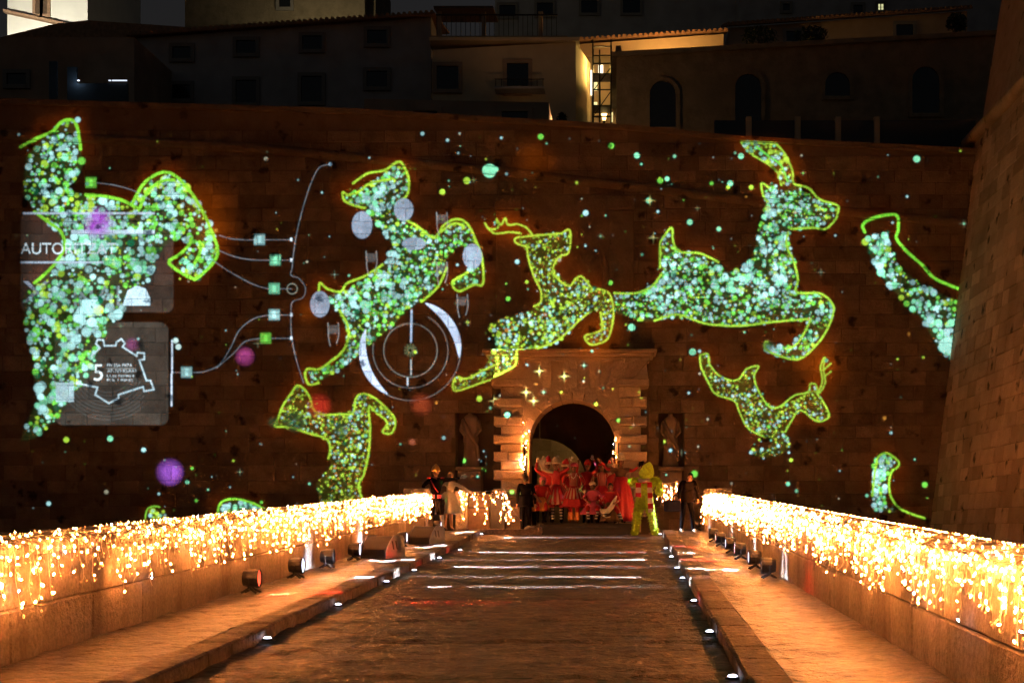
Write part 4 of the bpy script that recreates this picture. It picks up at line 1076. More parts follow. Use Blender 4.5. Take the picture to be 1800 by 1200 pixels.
# shrubs on the terraces
def shrub(u, v, Y, rx, rz, label, n=420):
    c = P(u, v, Y); rr = random.Random(int(u))
    r = thing('shrub', label, 'shrub', (c.x, c.y, c.z-rz))
    m = MB()
    for _ in range(n):
        while True:
            q = Vector((rr.uniform(-1,1), rr.uniform(-1,1), rr.uniform(-1,1)))
            if .2 < q.length < 1: break
        p0 = c + Vector((q.x*rx, q.y*rx*.7, q.z*rz)); a = Vector((rr.gauss(0,1),rr.gauss(0,1),rr.gauss(0,1))).normalized(); bb = a.orthogonal().normalized()
        s = rr.uniform(.07,.15); m.face([p0-a*s, p0+bb*s*.4, p0+a*s, p0-bb*s*.4])
    m.build('foliage', M['leaf'], r)
    m = MB()
    for k in range(4): m.tube([c+Vector((0,0,-rz*1.1)), c+Vector((rr.uniform(-.5,.5)*rx,0,rr.uniform(-.2,.5)*rz))], [.04,.015], 5)
    m.build('stem', M['wood'], r)
shrub(1335, 64, 66, .9, .45, 'dark leafy shrub beside the orange lit eave')
shrub(1425, 62, 66, .8, .4, 'dark leafy shrub between tiled eave and terrace wall')
shrub(1682, 42, 66, .5, .5, 'round dark shrub at the bastion end of the terrace')
shrub(987, 212, 50, .18, .28, 'small plant at the end of the low reddish annex', 120)

# ------------------------------------------------------------------ string lights
BULB = emis('warm_bulb', (1,.29,.06), 430)
AMBER = emis('amber_bulb', (1,.27,.05), 3.4)
BULBC = emis('cool_bulb', (.62,.68,1), 90)
WIRE = solid('clear_wire', (.75,.66,.5), .3)
def bulb_mesh(name, n, m, mat):
    q = MB(); q.ball((0,0,0), 1, n, m); me = q.build(name, mat, None, True); d = me.data; bpy.data.objects.remove(me); return d
BM = bulb_mesh('bulb', 7, 5, BULB); BMC = bulb_mesh('bulb_cool', 7, 5, BULBC); BMA = bulb_mesh('bulb_amber', 7, 5, AMBER)
def bulbs_to(root, pts, rb, nparts=300):
    """the first nparts bulbs become parts of their own, the rest one mesh"""
    off = root.location
    rest = MB(); rr = random.Random(3)
    for i, p0 in enumerate(pts):
        p0 = Vector(p0); s = rb*rr.uniform(.75,1.25); cool = rr.random() < .025; amb = rr.random() < .42
        if i < nparts:
            o = bpy.data.objects.new('light_bulb', BMC if cool else BMA if amb else BM); col.objects.link(o); o.parent = root
            o.location = p0-off; o.scale = (s*.8, s*.8, s*1.5); o.rotation_euler = (rr.gauss(0,.7), rr.gauss(0,.7), 0)
        else:
            a = Vector((rr.gauss(0,.5),rr.gauss(0,.5),1)).normalized()*s*1.4; b1 = a.orthogonal().normalized()*s*.9; b2 = a.cross(b1).normalized()*s*.9
            rest.mesh([p0+a,p0-a,p0+b1,p0+b2,p0-b1,p0-b2], [(0,2,3),(0,3,4),(0,4,5),(0,5,2),(1,3,2),(1,4,3),(1,5,4),(1,2,5)], 1 if cool else 2 if amb else 0)
    if rest.f: stuff(rest.build('light_bulbs_beyond', [BULB, BULBC, AMBER], root))
def curtain(side, label, y0, y1, sp, lenf):
    x = XL if side < 0 else XR
    r = thing('string_lights', label, 'string lights', (x, 25, RZ(25)+KH+1.0), group=None)
    rr = random.Random(20+side); w = MB(); pts = []
    Y = y0
    zt = lambda q: RZ(q)+KH+1.0
    for xo in (.12, .34, .5):                          # main runs along the coping
        w.tube([(x+side*xo+rr.uniform(-.03,.03), y0+(y1-y0)*k/90, zt(y0+(y1-y0)*k/90)+.015+.02*rr.random()) for k in range(91)], .004, 3, cap=False)
    while Y < y1:
        Y += rr.expovariate(1/sp) if False else sp*rr.uniform(.4,1.6)
        L = lenf(rr); dy = rr.uniform(-.06,.06)
        path = [Vector((x+side*rr.uniform(.1,.5), Y-dy, zt(Y)+rr.uniform(.012,.07))), Vector((x+side*.05, Y, zt(Y)+rr.uniform(.02,.06))), Vector((x-side*.075, Y+dy*.3, zt(Y)-.02))]
        n = max(2, int(L/.085)); yy_ = Y+dy*.3
        for k in range(1, n+1):
            yy_ += rr.uniform(-.022,.022)
            path.append(Vector((x-side*(.075+rr.uniform(0,.05)*(k/n)), yy_, zt(Y)-.02-L*k/n)))
        w.tube(path, .0028, 3, cap=False)
        for p0, p1 in zip(path, path[1:]):
            for _ in range(1 if rr.random() < .78 else 2):
                q = p0.lerp(p1, rr.random()) + Vector((-side*rr.uniform(.005,.03), rr.uniform(-.03,.03), rr.uniform(-.03,.02)))
                pts.append(q); w.tube([p0.lerp(p1,.5), q], .002, 3, cap=False)
    Y = y0
    while Y < y1:                                      # unseen outer drops, added to light the wall foot and bastion
        Y += sp*rr.uniform(.8,2.0); L = rr.uniform(.2,.6); n = max(2, int(L/.085))
        path = [Vector((x+side*.5, Y, zt(Y)+.03)), Vector((x+side*.645, Y, zt(Y)+.01))]
        for k in range(1, n+1): path.append(Vector((x+side*(.645+rr.uniform(0,.03)), Y+rr.uniform(-.03,.03), zt(Y)-L*k/n)))
        w.tube(path, .0028, 3, cap=False)
        for p0 in path[1:]: pts.append(p0 + Vector((side*.012, rr.uniform(-.03,.03), 0)))
    pts.sort(key=lambda q: q.y)
    stuff(w.build('wire', WIRE, r))
    bulbs_to(r, pts, .0095)
curtain(-1, 'dense warm string lights draped over the parapet behind the wedge speakers', 9.5, 39.3, .095, lambda q: .14+.48*q.random()**1.6)
curtain(1, 'dense warm string lights draped over the parapet beside the bastion', 7.5, 39.3, .062, lambda q: .13+.42*q.random()**1.7)
def swag(label, Y, line, drops, rb=.0125, name='string_lights'):
    """a wire hung between points, with drops given as (t, length)"""
    p = [P(u, v, Y) for u, v in line]; rr = random.Random(int(line[0][0]))
    r = thing(name, label, 'string lights', p[0]); w = MB(); pts = []
    w.tube(p, .006, 4)
    for t, L in drops:
        k = min(len(p)-2, int(t*(len(p)-1))); a = p[k].lerp(p[k+1], t*(len(p)-1)-k)
        q = a.copy(); path = [q.copy()]
        while a.z-q.z < L:
            q = q + Vector((rr.uniform(-.03,.03), rr.uniform(-.02,.02), -.07)); path.append(q.copy())
            if rr.random() < .62: pts.append(q+Vector((rr.uniform(-.045,.045),-.02,0)))
        w.tube(path, .0035, 3, cap=False)
    w.build('wire', WIRE, r); bulbs_to(r, pts, rb)
swag('icicle lights swagged between the parapet pier and the gate pier', 40.6, [(806,856),(822,864),(850,864),(886,858)],
     [(.02,.75),(.15,.9),(.24,.12),(.33,.45),(.42,.25),(.48,.3),(.55,.62),(.63,.15),(.70,.85),(.78,.3),(.86,.35),(.92,.2)])
swag('string lights sloping down from the swag to the step by the gate', 40.7, [(886,858),(893,880),(902,897),(916,915)], [(.02,.95),(.06,.9),(.12,.8),(.3,.5),(.45,.25),(.6,.35),(.75,.2),(.9,.06)])
swag('warm vertical string lights hanging down the portal slot above the dark suited man', 42.55, [(923,737),(924,739)], [(.1,1.35),(.6,1.5)], .014)
swag('bluish white vertical string lights hanging down the portal slot above the robed performer', 42.55, [(1080,764),(1083,766)], [(.1,.55),(.9,.62)], .010)
swag('bright string light bunch on the step between furry performer and stooping man', 40.9, [(1158,846),(1172,850),(1192,845)], [(k/14,.25+.5*((k*7)%5)/5) for k in range(14)], .009)
swag('string lights wound down the end pier of the bastion side parapet', 38.95, [(1236,862),(1240,864),(1246,872)], [(.1,.9),(.3,.85),(.6,.8),(.9,.4)], .009)

# ------------------------------------------------------------------ stage equipment on the causeway
def on_pave(u, v):                                   # a pixel on the pavement -> Y
    h = EYE-KH
    return h*F/(v-(CV-SL*F))
LENSW = emis('lamp_lens_white', (.62,.70,1), 4); LENSR = emis('lamp_lens_red', (1,.04,.03), 1.6); LENSO = solid('lamp_lens_off', (.05,.05,.06), .15)
def par_lamp(side, u, v, state, k, label, pitch=-27):
    Y = on_pave(u, v); x = U(u, Y); z = RZ(Y)+KH
    lim = (XL+.24) if side < 0 else (XR-.24)
    x = max(x, lim) if side < 0 else min(x, lim)
    d = -side                                        # beam direction across the road
    r = thing('par_lamp', label, 'stage lamp', (x, Y, z))
    m = MB()
    for t in range(5):
        pass
    m.lathe([(.03,-.10),(.10,-.095),(.12,-.03),(.125,.075),(.13,.08),(.13,.122),(.12,.122),(.112,.09)], (0,0,0), 14)
    m.v = [(x+d*q[2], Y+q[0], z+.20+q[1]) for q in m.v]
    m.build('housing', M['black'], r)
    m = MB(); m.lathe([(.108,0),(.09,.006),(.001,.01)], (0,0,0), 14); m.v = [(x+d*(.108+q[2]), Y+q[0], z+.20+q[1]) for q in m.v]
    m.build('lens', {'w':LENSW,'r':LENSR,'o':LENSO}[state], r)
    m = MB(); m.tube([(x,Y-.125,z+.20),(x,Y-.125,z+.07),(x-d*.02,Y,z+.05),(x,Y+.125,z+.07),(x,Y+.125,z+.20)], .014, 6); m.build('yoke', M['black'], r)
    for sy in (-1, 1):
        m = MB(); m.tube([(x+d*.0,Y+sy*.03,z+.07),(x+d*.10,Y+sy*.13,z+.012)], [.02,.016], 6); m.build('foot', M['black'], r)
        m = MB(); m.tube([(x,Y+sy*.03,z+.07),(x-d*.10,Y+sy*.11,z+.012)], [.02,.016], 6); m.build('foot', M['black'], r)
    if state != 'o':
        c, e = ((.66,.76,1), 15000 if pitch < 0 else 420) if state == 'w' else ((1,.03,.02), 4500 if side < 0 else 1800)
        o = lamp('lamp_beam', 'SPOT', (x+d*.135, Y, z+.20), e, c, r, spot_size=math.radians(64), spot_blend=.35, shadow_soft_size=.02)
        o.scale = (.19 if pitch < 0 else .35, 1, 1)
        o.rotation_mode = 'QUATERNION'
        # the narrow side of the beam lies along the causeway, its wide side stands upright
        o.rotation_quaternion = Matrix((( 0,0,-d),(1 if d < 0 else -1,0,0),(0,1,0))).to_quaternion() @ Matrix.Rotation(math.radians(pitch), 3, 'X').to_quaternion()
for k, (u, v, s, l) in enumerate(((430,1042,'r','red lit stage lamp lowest on the wedge speaker side, against the parapet'),(510,1016,'w','white lit stage lamp next up from the red one on the wedge speaker side'),(572,998,'o','unlit stage lamp between two white lit ones on the wedge speaker side'),(622,984,'w','white lit stage lamp touching a wedge speaker, beside the unlit lamp'),(706,960,'w','white lit stage lamp between the two wedge speakers'),(768,936,'w','white lit stage lamp behind the helmeted performer'))):
    par_lamp(-1, u, v, s, k, l)
for k, (u, v, s, l) in enumerate(((1243,932.6,'w','white lit stage lamp at the foot of the lit end pier on the bastion side'),(1263,952,'o','unlit stage lamp second from the end pier on the bastion side'),(1277,960,'r','faint red stage lamp third from the end pier on the bastion side'),(1296,972,'w','white lit stage lamp fourth from the end pier on the bastion side'),(1315,983,'r','red lit stage lamp fifth from the end pier on the bastion side'),(1341,1000,'w','white lit stage lamp sixth from the end pier on the bastion side'),(1364,1016,'o','unlit stage lamp lowest on the bastion side'))):
    par_lamp(1, u, v, s, k, l, 6 if k == 0 else -27)
# marker lights along both kerbs
LED = emis('marker_glow', (.72,.76,1), 14)
for side, lst in (('wedge speaker', ((836,939),(809,968),(772,982),(728,1004),(672,1024),(587,1065),(460,1125))), ('bastion', ((1164,939),(1170,965),(1180,980),(1190,1000),(1206,1018),(1226,1058),(1255,1113),(1305,1193)))):
    for u, v in lst:
        Y = min(39.8, EYE*F/(v-(CV-SL*F)+.0)); x = U(u, Y); x = max(x, kerbL(Y)+.06) if u < 900 else min(x, kerbR(Y)-.06); z = RZ(Y)
        r = thing('marker_light', 'small round white marker light set along the kerb on the %s side' % side, 'marker light', (x, Y, z), group='marker lights on the %s side' % side)
        m = MB(); m.lathe([(.065,.002),(.06,.02),(.045,.024)], (x,Y,z), 12); m.build('rim', M['iron'], r)
        m = MB(); m.lathe([(.04,.022),(.034,.034),(.015,.04)], (x,Y,z), 12); m.build('lens', LED, r)
# wedge monitors
def wedge(u0, u1, v, W, label, rz):
    Y = on_pave((u0+u1)/2, v); x = U((u0+u1)/2, Y); z = RZ(Y)+KH
    r = thing('stage_monitor', label, 'speaker', (x, Y, z), rz)
    H, D = W*.56, W*.62
    prof = [(-D/2,0),(D/2,0),(D*.50,H*.22),(D*.42,H*.46),(D*.25,H*.76),(D*.06,H),(-D*.40,H),(-D/2,H*.8)]    # side outline, length runs along x
    m = MB(); m.prism([(-W/2+.025,-p[0],p[1]) for p in prof], (W-.05,0,0)); m.build('cabinet', M['grille'], r, local=True)
    for s in (-1, 1):
        m = MB(); xa = s*(W/2-.025); m.prism([(xa,-p[0]*1.04,p[1]*1.03) for p in prof], (s*.03,0,0)); ep = m.build('end_panel', M['end_lamplit'], r, local=True)
        for q in (-.04, .05):
            m = MB(); m.prism([(s*(W/2+.007),-(q-.02),H*.40),(s*(W/2+.007),-(q+.012),H*.40),(s*(W/2+.007),-(q+.05),H*.78),(s*(W/2+.007),-(q+.018),H*.78)], (s*.003,0,0)); m.build('handle_slot', M['black'], ep, local=True)
    m = MB(); m.prism([(-W/2+.05,-(D/2+.006),H*.08),(W/2-.05,-(D/2+.006),H*.08),(W/2-.05,-(D/2+.006),H*.38),(-W/2+.05,-(D/2+.006),H*.38)], (0,-.004,0)); m.build('grille', M['black'], r, local=True)
wedge(640, 702, 980, .74, 'black wedge stage monitor with end panel coloured as if lit blue-white between two white stage lamps', math.radians(-38))
wedge(722, 776, 956, .72, 'black wedge stage monitor nearest the dancing couple', math.radians(-38))
# stage platform, steps, side panels at the gate
sp = thing('stage_platform', 'low black stage platform under the red costumed performers', 'stage', (U(1010,41.6), 41.6, ZL))
m = MB(); m.bbox(U(948,40.9), U(1112,40.9), 40.95, 43.6, ZL+.22, ZL+.32, .01); m.build('deck', M['blackwood'], sp)
m = MB(); m.box(U(950,40.9), U(1110,40.9), 40.97, 43.5, ZL-.02, ZL+.22); m.build('skirt', M['black'], sp)
m = MB(); m.bbox(U(806,40.3), U(932,40.3), 40.1, 41.2, ZL-.01, ZL+.16, .02); tag(m.build('stone_step', M['kerb']), 'low stone step in front of the icicle light swag', 'step')
m = MB(); m.bbox(U(1150,40.4), U(1240,40.4), 40.45, 41.5, ZL-.01, ZL+.14, .02); tag(m.build('stone_step', M['kerb']), 'low stone step behind the stooping man in dark clothes', 'step')
m = MB(); m.lathe([(.2,0),(.23,.08),(.22,.2),(.14,.27)], (U(936,40.0),40.35,ZL-.01), 14, sx=1.15); tag(m.build('rounded_stone', M['kerb'], None, True), 'pale rounded bollard stone at the end of the step', 'stone')
for a, c, Yq, mt, lb in ((822,861,41.3,'wood','dark brown flight case panel under the icicle lights'),(861,888,41.32,'black','black equipment case under the icicle lights next to the portal pier')):
    r = thing('equipment_case', lb, 'case', (U((a+c)/2,Yq),Yq+.3,ZL)); 
    m = MB(); m.bbox(U(a,Yq)+.01,U(c,Yq)-.01,Yq,Yq+.6,ZL,V(868,Yq),.015); m.build('body', M[mt], r)
    m = MB(); m.box(U(a,Yq)+.03,U(c,Yq)-.03,Yq-.012,Yq-.001,V(893,Yq),V(891,Yq)); m.build('edge_strip', M['iron'], r)
r = thing('equipment_case', 'small pale pier block between dancer and icicle lights', 'case', (U(810,41),41.2,ZL)); m = MB(); m.bbox(U(800,41),U(820,41),41,41.5,ZL,V(862,41),.015); m.build('body', M['parapet'], r)

# ------------------------------------------------------------------ people
SKIN = solid('skin', (.50,.30,.20), .55, var=.05); SKIND = solid('skin_tan', (.24,.12,.075), .55, var=.05)
def cloth(name, c, rough=.75, **k): return solid(name, c, rough, var=k.pop('var', .12), scale=k.pop('scale', 25), bump=k.pop('bump', .25), **k)
def striped(name, a, c_, n=26, axis='Z'):
    m, nt, nn, l, bs = nmat(name)
    tc = nn.new('ShaderNodeTexCoord'); s = nn.new('ShaderNodeSeparateXYZ'); l.new(tc.outputs['Object'], s.inputs[0])
    w = nn.new('ShaderNodeMath'); w.operation = 'MULTIPLY'; w.inputs[1].default_value = n*math.pi*2
    if axis == 'A':
        at = nn.new('ShaderNodeMath'); at.operation = 'ARCTAN2'; l.new(s.outputs['Y'], at.inputs[0]); l.new(s.outputs['X'], at.inputs[1])
        l.new(at.outputs[0], w.inputs[0]); w.inputs[1].default_value = n
    else: l.new(s.outputs[axis], w.inputs[0])
    q = nn.new('ShaderNodeMath'); q.operation = 'SINE'; l.new(w.outputs[0], q.inputs[0])
    g = nn.new('ShaderNodeMath'); g.operation = 'GREATER_THAN'; g.inputs[1].default_value = 0; l.new(q.outputs[0], g.inputs[0])
    mx = nn.new('ShaderNodeMix'); mx.data_type = 'RGBA'; mx.inputs[6].default_value = (*a,1); mx.inputs[7].default_value = (*c_,1)
    l.new(g.outputs[0], mx.inputs[0]); l.new(mx.outputs[2], bs.inputs['Base Color']); bs.inputs['Roughness'].default_value = .7
    return m
C = {
 'red': cloth('red_satin', (.62,.03,.05), .35), 'dred': cloth('dark_red_cloth', (.40,.012,.02)), 'black': cloth('black_cloth', (.004,.004,.005), .9, spec=.08), 'dark': cloth('dark_brown_cloth', (.009,.006,.005), .9, spec=.1),
 'white': cloth('white_cloth', (.72,.70,.66)), 'cream': cloth('cream_fur', (.70,.62,.46), .95), 'gold': solid('gold_braid', (.65,.42,.12), .3, .6), 'navy': cloth('navy_cloth', (.006,.009,.03), .8, spec=.2),
 'green': cloth('lime_fur', (.50,.85,.05), .95, var=.3, scale=18), 'pink': cloth('pink_satin', (.62,.10,.20), .3), 'orange': cloth('orange_cloth', (.60,.25,.06)), 'hair': cloth('dark_hair', (.02,.012,.008), .5), 'blond': cloth('fair_hair', (.35,.22,.08), .5),
 'stripe': striped('red_white_stripe', (.42,.02,.03), (.5,.32,.24), 16, 'A'), 'sock': striped('striped_stocking', (.72,.70,.68), (.03,.03,.05), 12, 'Z'), 'scarf': striped('banded_scarf', (.60,.02,.03), (.75,.68,.58), 3.4, 'Z'), 'brown': cloth('brown_cloth', (.16,.09,.04)), 'skin': SKIN, 'tan': SKIND, 'eye': solid('eye_dark', (.01,.008,.006), .2), 'lip': solid('lips', (.35,.08,.07), .5)}
BASE = {'pelvis':(0,0,.95),'waist':(0,0,1.10),'chest':(0,0,1.30),'neck':(0,.01,1.46),'head':(0,-.005,1.60),
 'sa':(-.175,0,1.40),'ea':(-.23,.03,1.13),'wa':(-.24,-.03,.88),'sb':(.175,0,1.40),'eb':(.23,.03,1.13),'wb':(.24,-.03,.88),
 'ha':(-.09,0,.92),'ka':(-.10,-.02,.50),'aa':(-.10,.02,.09),'ta':(-.12,-.15,.035),'hb':(.09,0,.92),'kb':(.10,-.02,.50),'ab':(.10,.02,.09),'tb':(.12,-.15,.035)}
RAD = {'pelvis':.135,'waist':.115,'chest':.14,'neck':.055,'sa':.068,'ea':.046,'wa':.03,'ha':.10,'ka':.062,'aa':.043,'ta':.036}
SZ_ = ZL+.321
EDG = [('pelvis','waist'),('waist','chest'),('chest','neck'),('chest','sa'),('sa','ea'),('ea','wa'),('chest','sb'),('sb','eb'),('eb','wb'),('pelvis','ha'),('ha','ka'),('ka','aa'),('aa','ta'),('pelvis','hb'),('hb','kb'),('kb','ab'),('ab','tb')]
REG = {('pelvis','waist'):'torso',('waist','chest'):'torso',('chest','neck'):'torso'}
for s in 'ab': REG.update({('chest','s'+s):'torso',('s'+s,'e'+s):'arm',('e'+s,'w'+s):'fore',('pelvis','h'+s):'thigh',('h'+s,'k'+s):'thigh',('k'+s,'a'+s):'shin',('a'+s,'t'+s):'foot'})
def person(label, loc, H=1.74, rz=0.0, pose=None, wear=None, fat=1.0, head_turn=(0,0), skin='skin', extra=None, hair='hair', grip=False, face=True):
    """one continuous body grown over a posed skeleton; faces the camera side (-Y) at rz = 0"""
    if abs(loc[2]-SZ_) < .01: H *= 1.10               # the troupe on the platform wear heels and tall hats
    J = {k: Vector(v) for k, v in BASE.items()}
    for k, v in (pose or {}).items(): J[k] = Vector(v)
    K = H/1.72
    for k in J: J[k] *= K
    wear = dict({'torso':'black','arm':'black','fore':'black','thigh':'black','shin':'black','foot':'black'}, **(wear or {}))
    root = thing('person', label, 'person', loc, rz)
    bm = bmesh.new(); lay = bm.verts.layers.skin.verify(); V_ = {}
    for k in J:
        if k == 'head': continue
        v = bm.verts.new(J[k]); r_ = RAD[k if k in RAD else k[0]+'a']*K*(fat if k not in ('neck',) else 1)
        v[lay].radius = (r_, r_*(.78 if k in ('pelvis','waist','chest') else 1)); v[lay].use_root = (k == 'pelvis'); V_[k] = v
    for a, c in EDG:
        bm.edges.new((V_[a], V_[c]))
    nk = bm.verts.new(J['neck'].lerp(J['head'], .6)); nk[lay].radius = (.05*K,.05*K); bm.edges.new((V_['neck'], nk))
    for s in 'ab':                                   # palm
        d = (J['w'+s]-J['e'+s]).normalized(); pv = bm.verts.new(J['w'+s]+d*.075*K); pv[lay].radius = (.036*K,.02*K); bm.edges.new((V_['w'+s], pv))
    me = bpy.data.meshes.new('tmp'); bm.to_mesh(me); bm.free()
    to = bpy.data.objects.new('tmp', me); col.objects.link(to)
    to.modifiers.new('s', 'SKIN'); sb = to.modifiers.new('d', 'SUBSURF'); sb.levels = 1; sb.render_levels = 1
    dg = bpy.context.evaluated_depsgraph_get(); ev = to.evaluated_get(dg).to_mesh()
    mats = []; 
    def mi(nm):
        if nm not in mats: mats.append(nm)
        return mats.index(nm)
    mb = MB(); vs_ = [v.co.copy() for v in ev.vertices]
    def seg(p, a, b_):
        ab = b_-a; t = max(0, min(1, (p-a).dot(ab)/max(ab.length_squared, 1e-9))); return (p-(a+ab*t)).length, t
    mb.v = [tuple(v) for v in vs_]
    for pl_ in ev.polygons:
        c0 = sum((vs_[i] for i in pl_.vertices), Vector())/len(pl_.vertices)
        best = min(((seg(c0, J[a], J[b_])[0] / (RAD.get(a, RAD.get(a[0]+'a', .06))), REG[(a,b_)], seg(c0, J[a], J[b_])[1], b_) for a, b_ in EDG), key=lambda q: q[0])
        rg = best[1]
        if rg == 'torso' and c0.z > J['neck'].z-.01 and (c0-J['neck']).length < .09*K: nm = wear.get('neck', skin)
        elif rg == 'fore' and best[2] >= .999: nm = wear.get('hand', skin)
        else: nm = wear[rg]
        mb.f.append(tuple(pl_.vertices)); mb.m.append(mi(nm)); mb.t.append(.5)
    bpy.data.objects.remove(to); bpy.data.meshes.remove(me)
    # fingers, rooted in the palm
    for s, sg in (('a',-1),('b',1)):
        d = (J['w'+s]-J['e'+s]).normalized(); side = d.cross(Vector((0,1,.2))).normalized(); curl = side.cross(d).normalized()
        pc = J['w'+s]+d*.085*K; hm = mi(wear.get('hand', skin))
        for q, ln in ((-.027,.062),(-.009,.075),(.009,.07),(.026,.055)):
            a0 = pc + side*q*K; cu = .55 if grip else .18
            a1 = a0+(d*(1-cu*.3)+curl*cu*.5)*ln*.5*K; a2 = a1+(d*(1-cu)+curl*cu)*ln*.5*K
            mb.tube([a0-d*.02*K, a0, a1, a2], [.009*K,.0095*K,.0085*K,.006*K], 6, hm)
        b0 = J['w'+s]+d*.035*K+side*.03*sg*K; mb.tube([b0-d*.01*K, b0+(side*sg*.03+d*.025)*K, b0+(side*sg*.035+d*.055)*K], [.011*K,.0105*K,.007*K], 6, hm)
    # head: an egg with brow, nose, chin, ears
    hc = J['head']; ty, tx = head_turn; R_ = Matrix.Rotation(ty, 3, 'Z') @ Matrix.Rotation(tx, 3, 'X')
    i0 = len(mb.v); n, mm = 16, 12; sk = mi(wear.get('face', skin))
    hv = []
    for k in range(mm+1):
        th = math.pi*k/mm
        for a in range(n):
            an = 2*math.pi*a/n; x, y, z = math.sin(th)*math.cos(an)*.076, math.sin(th)*math.sin(an)*.096, -math.cos(th)*.118
            if z < -.03: x *= 1-.35*((-.03-z)/.09); y = y*(1-.15*((-.03-z)/.09)) - .012*((-.03-z)/.09)
            if y < -.06 and abs(x) < .02 and -.045 < z < .02: y -= .022*(1-abs(z+.02)/.05)
            if y < -.05 and abs(abs(x)-.03) < .015 and -.005 < z < .03: y += .008
            hv.append(hc + (R_ @ Vector((x, y, z)))*K)
    mb.v += [tuple(v) for v in hv]
    for k in range(mm):
        for a in range(n):
            c_ = (a+1) % n; mb.f.append((i0+k*n+a,i0+k*n+c_,i0+(k+1)*n+c_,i0+(k+1)*n+a)); mb.m.append(sk); mb.t.append(.5)
    if face:
        for s in (-1, 1):
            e_ = hc + (R_ @ Vector((s*.03,-.083,.008)))*K; mb.ball(e_, .011*K, 6, 4, mi('eye'), 1.2, .7, .7)
            e_ = hc + (R_ @ Vector((s*.077,.0,-.01)))*K; mb.ball(e_, .025*K, 6, 4, sk, .4, .8, 1.2)
        e_ = hc + (R_ @ Vector((0,-.088,-.058)))*K; mb.ball(e_, .02*K, 6, 4, mi('lip'), 1.2, .5, .4)
    mb.build('body', [C[q] if q in C else q for q in mats], root, True, local=True)
    if hair:
        h = MB(); h.ball((0,0,0), 1, 14, 8)
        h.v = [tuple(hc + (R_ @ Vector((x*.083, y*.103+.012 if y > -.3 or z > .35 else y*.085+.03, z*.118+.018)))*K) for x, y, z in h.v]
        h.build('hair', C[hair], root, True, local=True)
    for fn in (extra or []): fn(root, J, K)
    return root
def ex_skirt(mat, r1=.36, z1=.55, r0=.14, z0=1.06, flare=1.0, name='skirt', pleat=.05, n=48):
    def f(root, J, K):
        c0, base = J['waist'], J['pelvis']; m = MB(); prof = []
        for k in range(9):
            t = k/8; prof.append((lerp(r0, r1, t**(.8/flare))*K, lerp(z0, z1, t)*K))
        m.lathe(prof[::-1], (base.x, base.y, 0), n, fn=lambda an, r_, z: (r_*(1+pleat*math.sin(an*12)*min(1, (z0*K-z)*3)), z+.015*K*math.sin(an*5)), sy=.85)
        m.build(name, C[mat], root, True, local=True)
    return f
def ex_lathe(name, mat, prof, joint='head', off=(0,0,.0), tilt=(0,0), n=16, wob=0):
    def f(root, J, K):
        m = MB(); m.lathe([(r_*K, z*K) for r_, z in prof], (0,0,0), n, fn=(lambda an, r_, z: (r_*(1+wob*math.sin(an*7+z*30)), z)) if wob else None)
        R_ = Matrix.Rotation(tilt[0], 3, 'X') @ Matrix.Rotation(tilt[1], 3, 'Y'); o = J[joint]+Vector(off)*K
        m.v = [tuple(o + R_ @ Vector(v)) for v in m.v]; m.build(name, C[mat], root, True, local=True)
    return f
def ex_tube(name, mat, pts, r, n=8, rel=None):
    def f(root, J, K):
        m = MB(); o = J[rel] if rel else Vector((0,0,0)); m.tube([o+Vector(p)*K for p in pts], [q*K for q in r] if isinstance(r, list) else r*K, n); m.build(name, C[mat], root, True, local=True)
    return f
def ex_poly(name, mat, pts, ext):
    def f(root, J, K):
        m = MB(); m.prism([Vector(p)*K for p in pts], Vector(ext)*K); m.build(name, C[mat], root, False, local=True)
    return f
SANTA = [ex_lathe('hat_brim','cream',[(.10,-.02),(.125,0),(.125,.035),(.10,.05)],off=(0,.01,.06)), ex_lathe('hat','red',[(.105,0),(.09,.09),(.05,.16),(.015,.2)],off=(0,.015,.09),tilt=(.2,.2))]
WCAP = [ex_lathe('hat_brim','cream',[(.10,-.02),(.13,0),(.13,.035),(.10,.05)],off=(0,.01,.06)), ex_lathe('hat','cream',[(.10,0),(.11,.07),(.08,.13),(.02,.16)],off=(0,.015,.08))]
GZ = ZL-.01
def at(u, Y, z=GZ): return (U(u,Y), Y, z)
# the man in a dark suit, back turned
person('man in a dark suit walking towards the gate with his back turned', at(924, 41.0), 1.74, math.pi+.1, {'ka':(-.10,-.10,.52),'aa':(-.10,-.02,.10),'ta':(-.11,-.18,.04),'wa':(-.27,-.02,.88),'ea':(-.26,.04,1.14)},
       {'torso':'black','arm':'black','fore':'black','thigh':'black','shin':'black','foot':'black'}, 1.14, extra=[ex_skirt('black',.235,.80,.19,1.14,.6,'jacket_tail',.01)])
SZ = ZL+.321
rw = {'torso':'red','arm':'red','fore':'stripe','thigh':'dred','shin':'black','foot':'black'}
# the red costumed group on the platform
person('stooping performer in a shiny pink hood and pale orange skirt', at(951, 41.25, SZ), 1.55, .25,
       {'pelvis':(0,.10,.70),'waist':(0,.02,.83),'chest':(0,-.12,.98),'neck':(0,-.2,1.10),'head':(0,-.27,1.21),'sa':(-.17,-.14,1.06),'sb':(.17,-.14,1.06),'ea':(-.25,-.22,.84),'wa':(-.15,-.36,.70),'eb':(.25,-.22,.84),'wb':(.15,-.36,.68),'ha':(-.1,.1,.67),'ka':(-.13,-.16,.42),'hb':(.1,.1,.67),'kb':(.13,-.16,.42)},
       {'torso':'dred','arm':'dred','fore':'tan','thigh':'dred','shin':'black','foot':'black'}, 1, extra=[ex_lathe('hood','pink',[(.07,-.09),(.105,-.04),(.115,.04),(.09,.11),(.02,.14)],off=(0,.03,.02)), ex_skirt('orange',.30,.36,.14,.82)], skin='tan', hair=None)
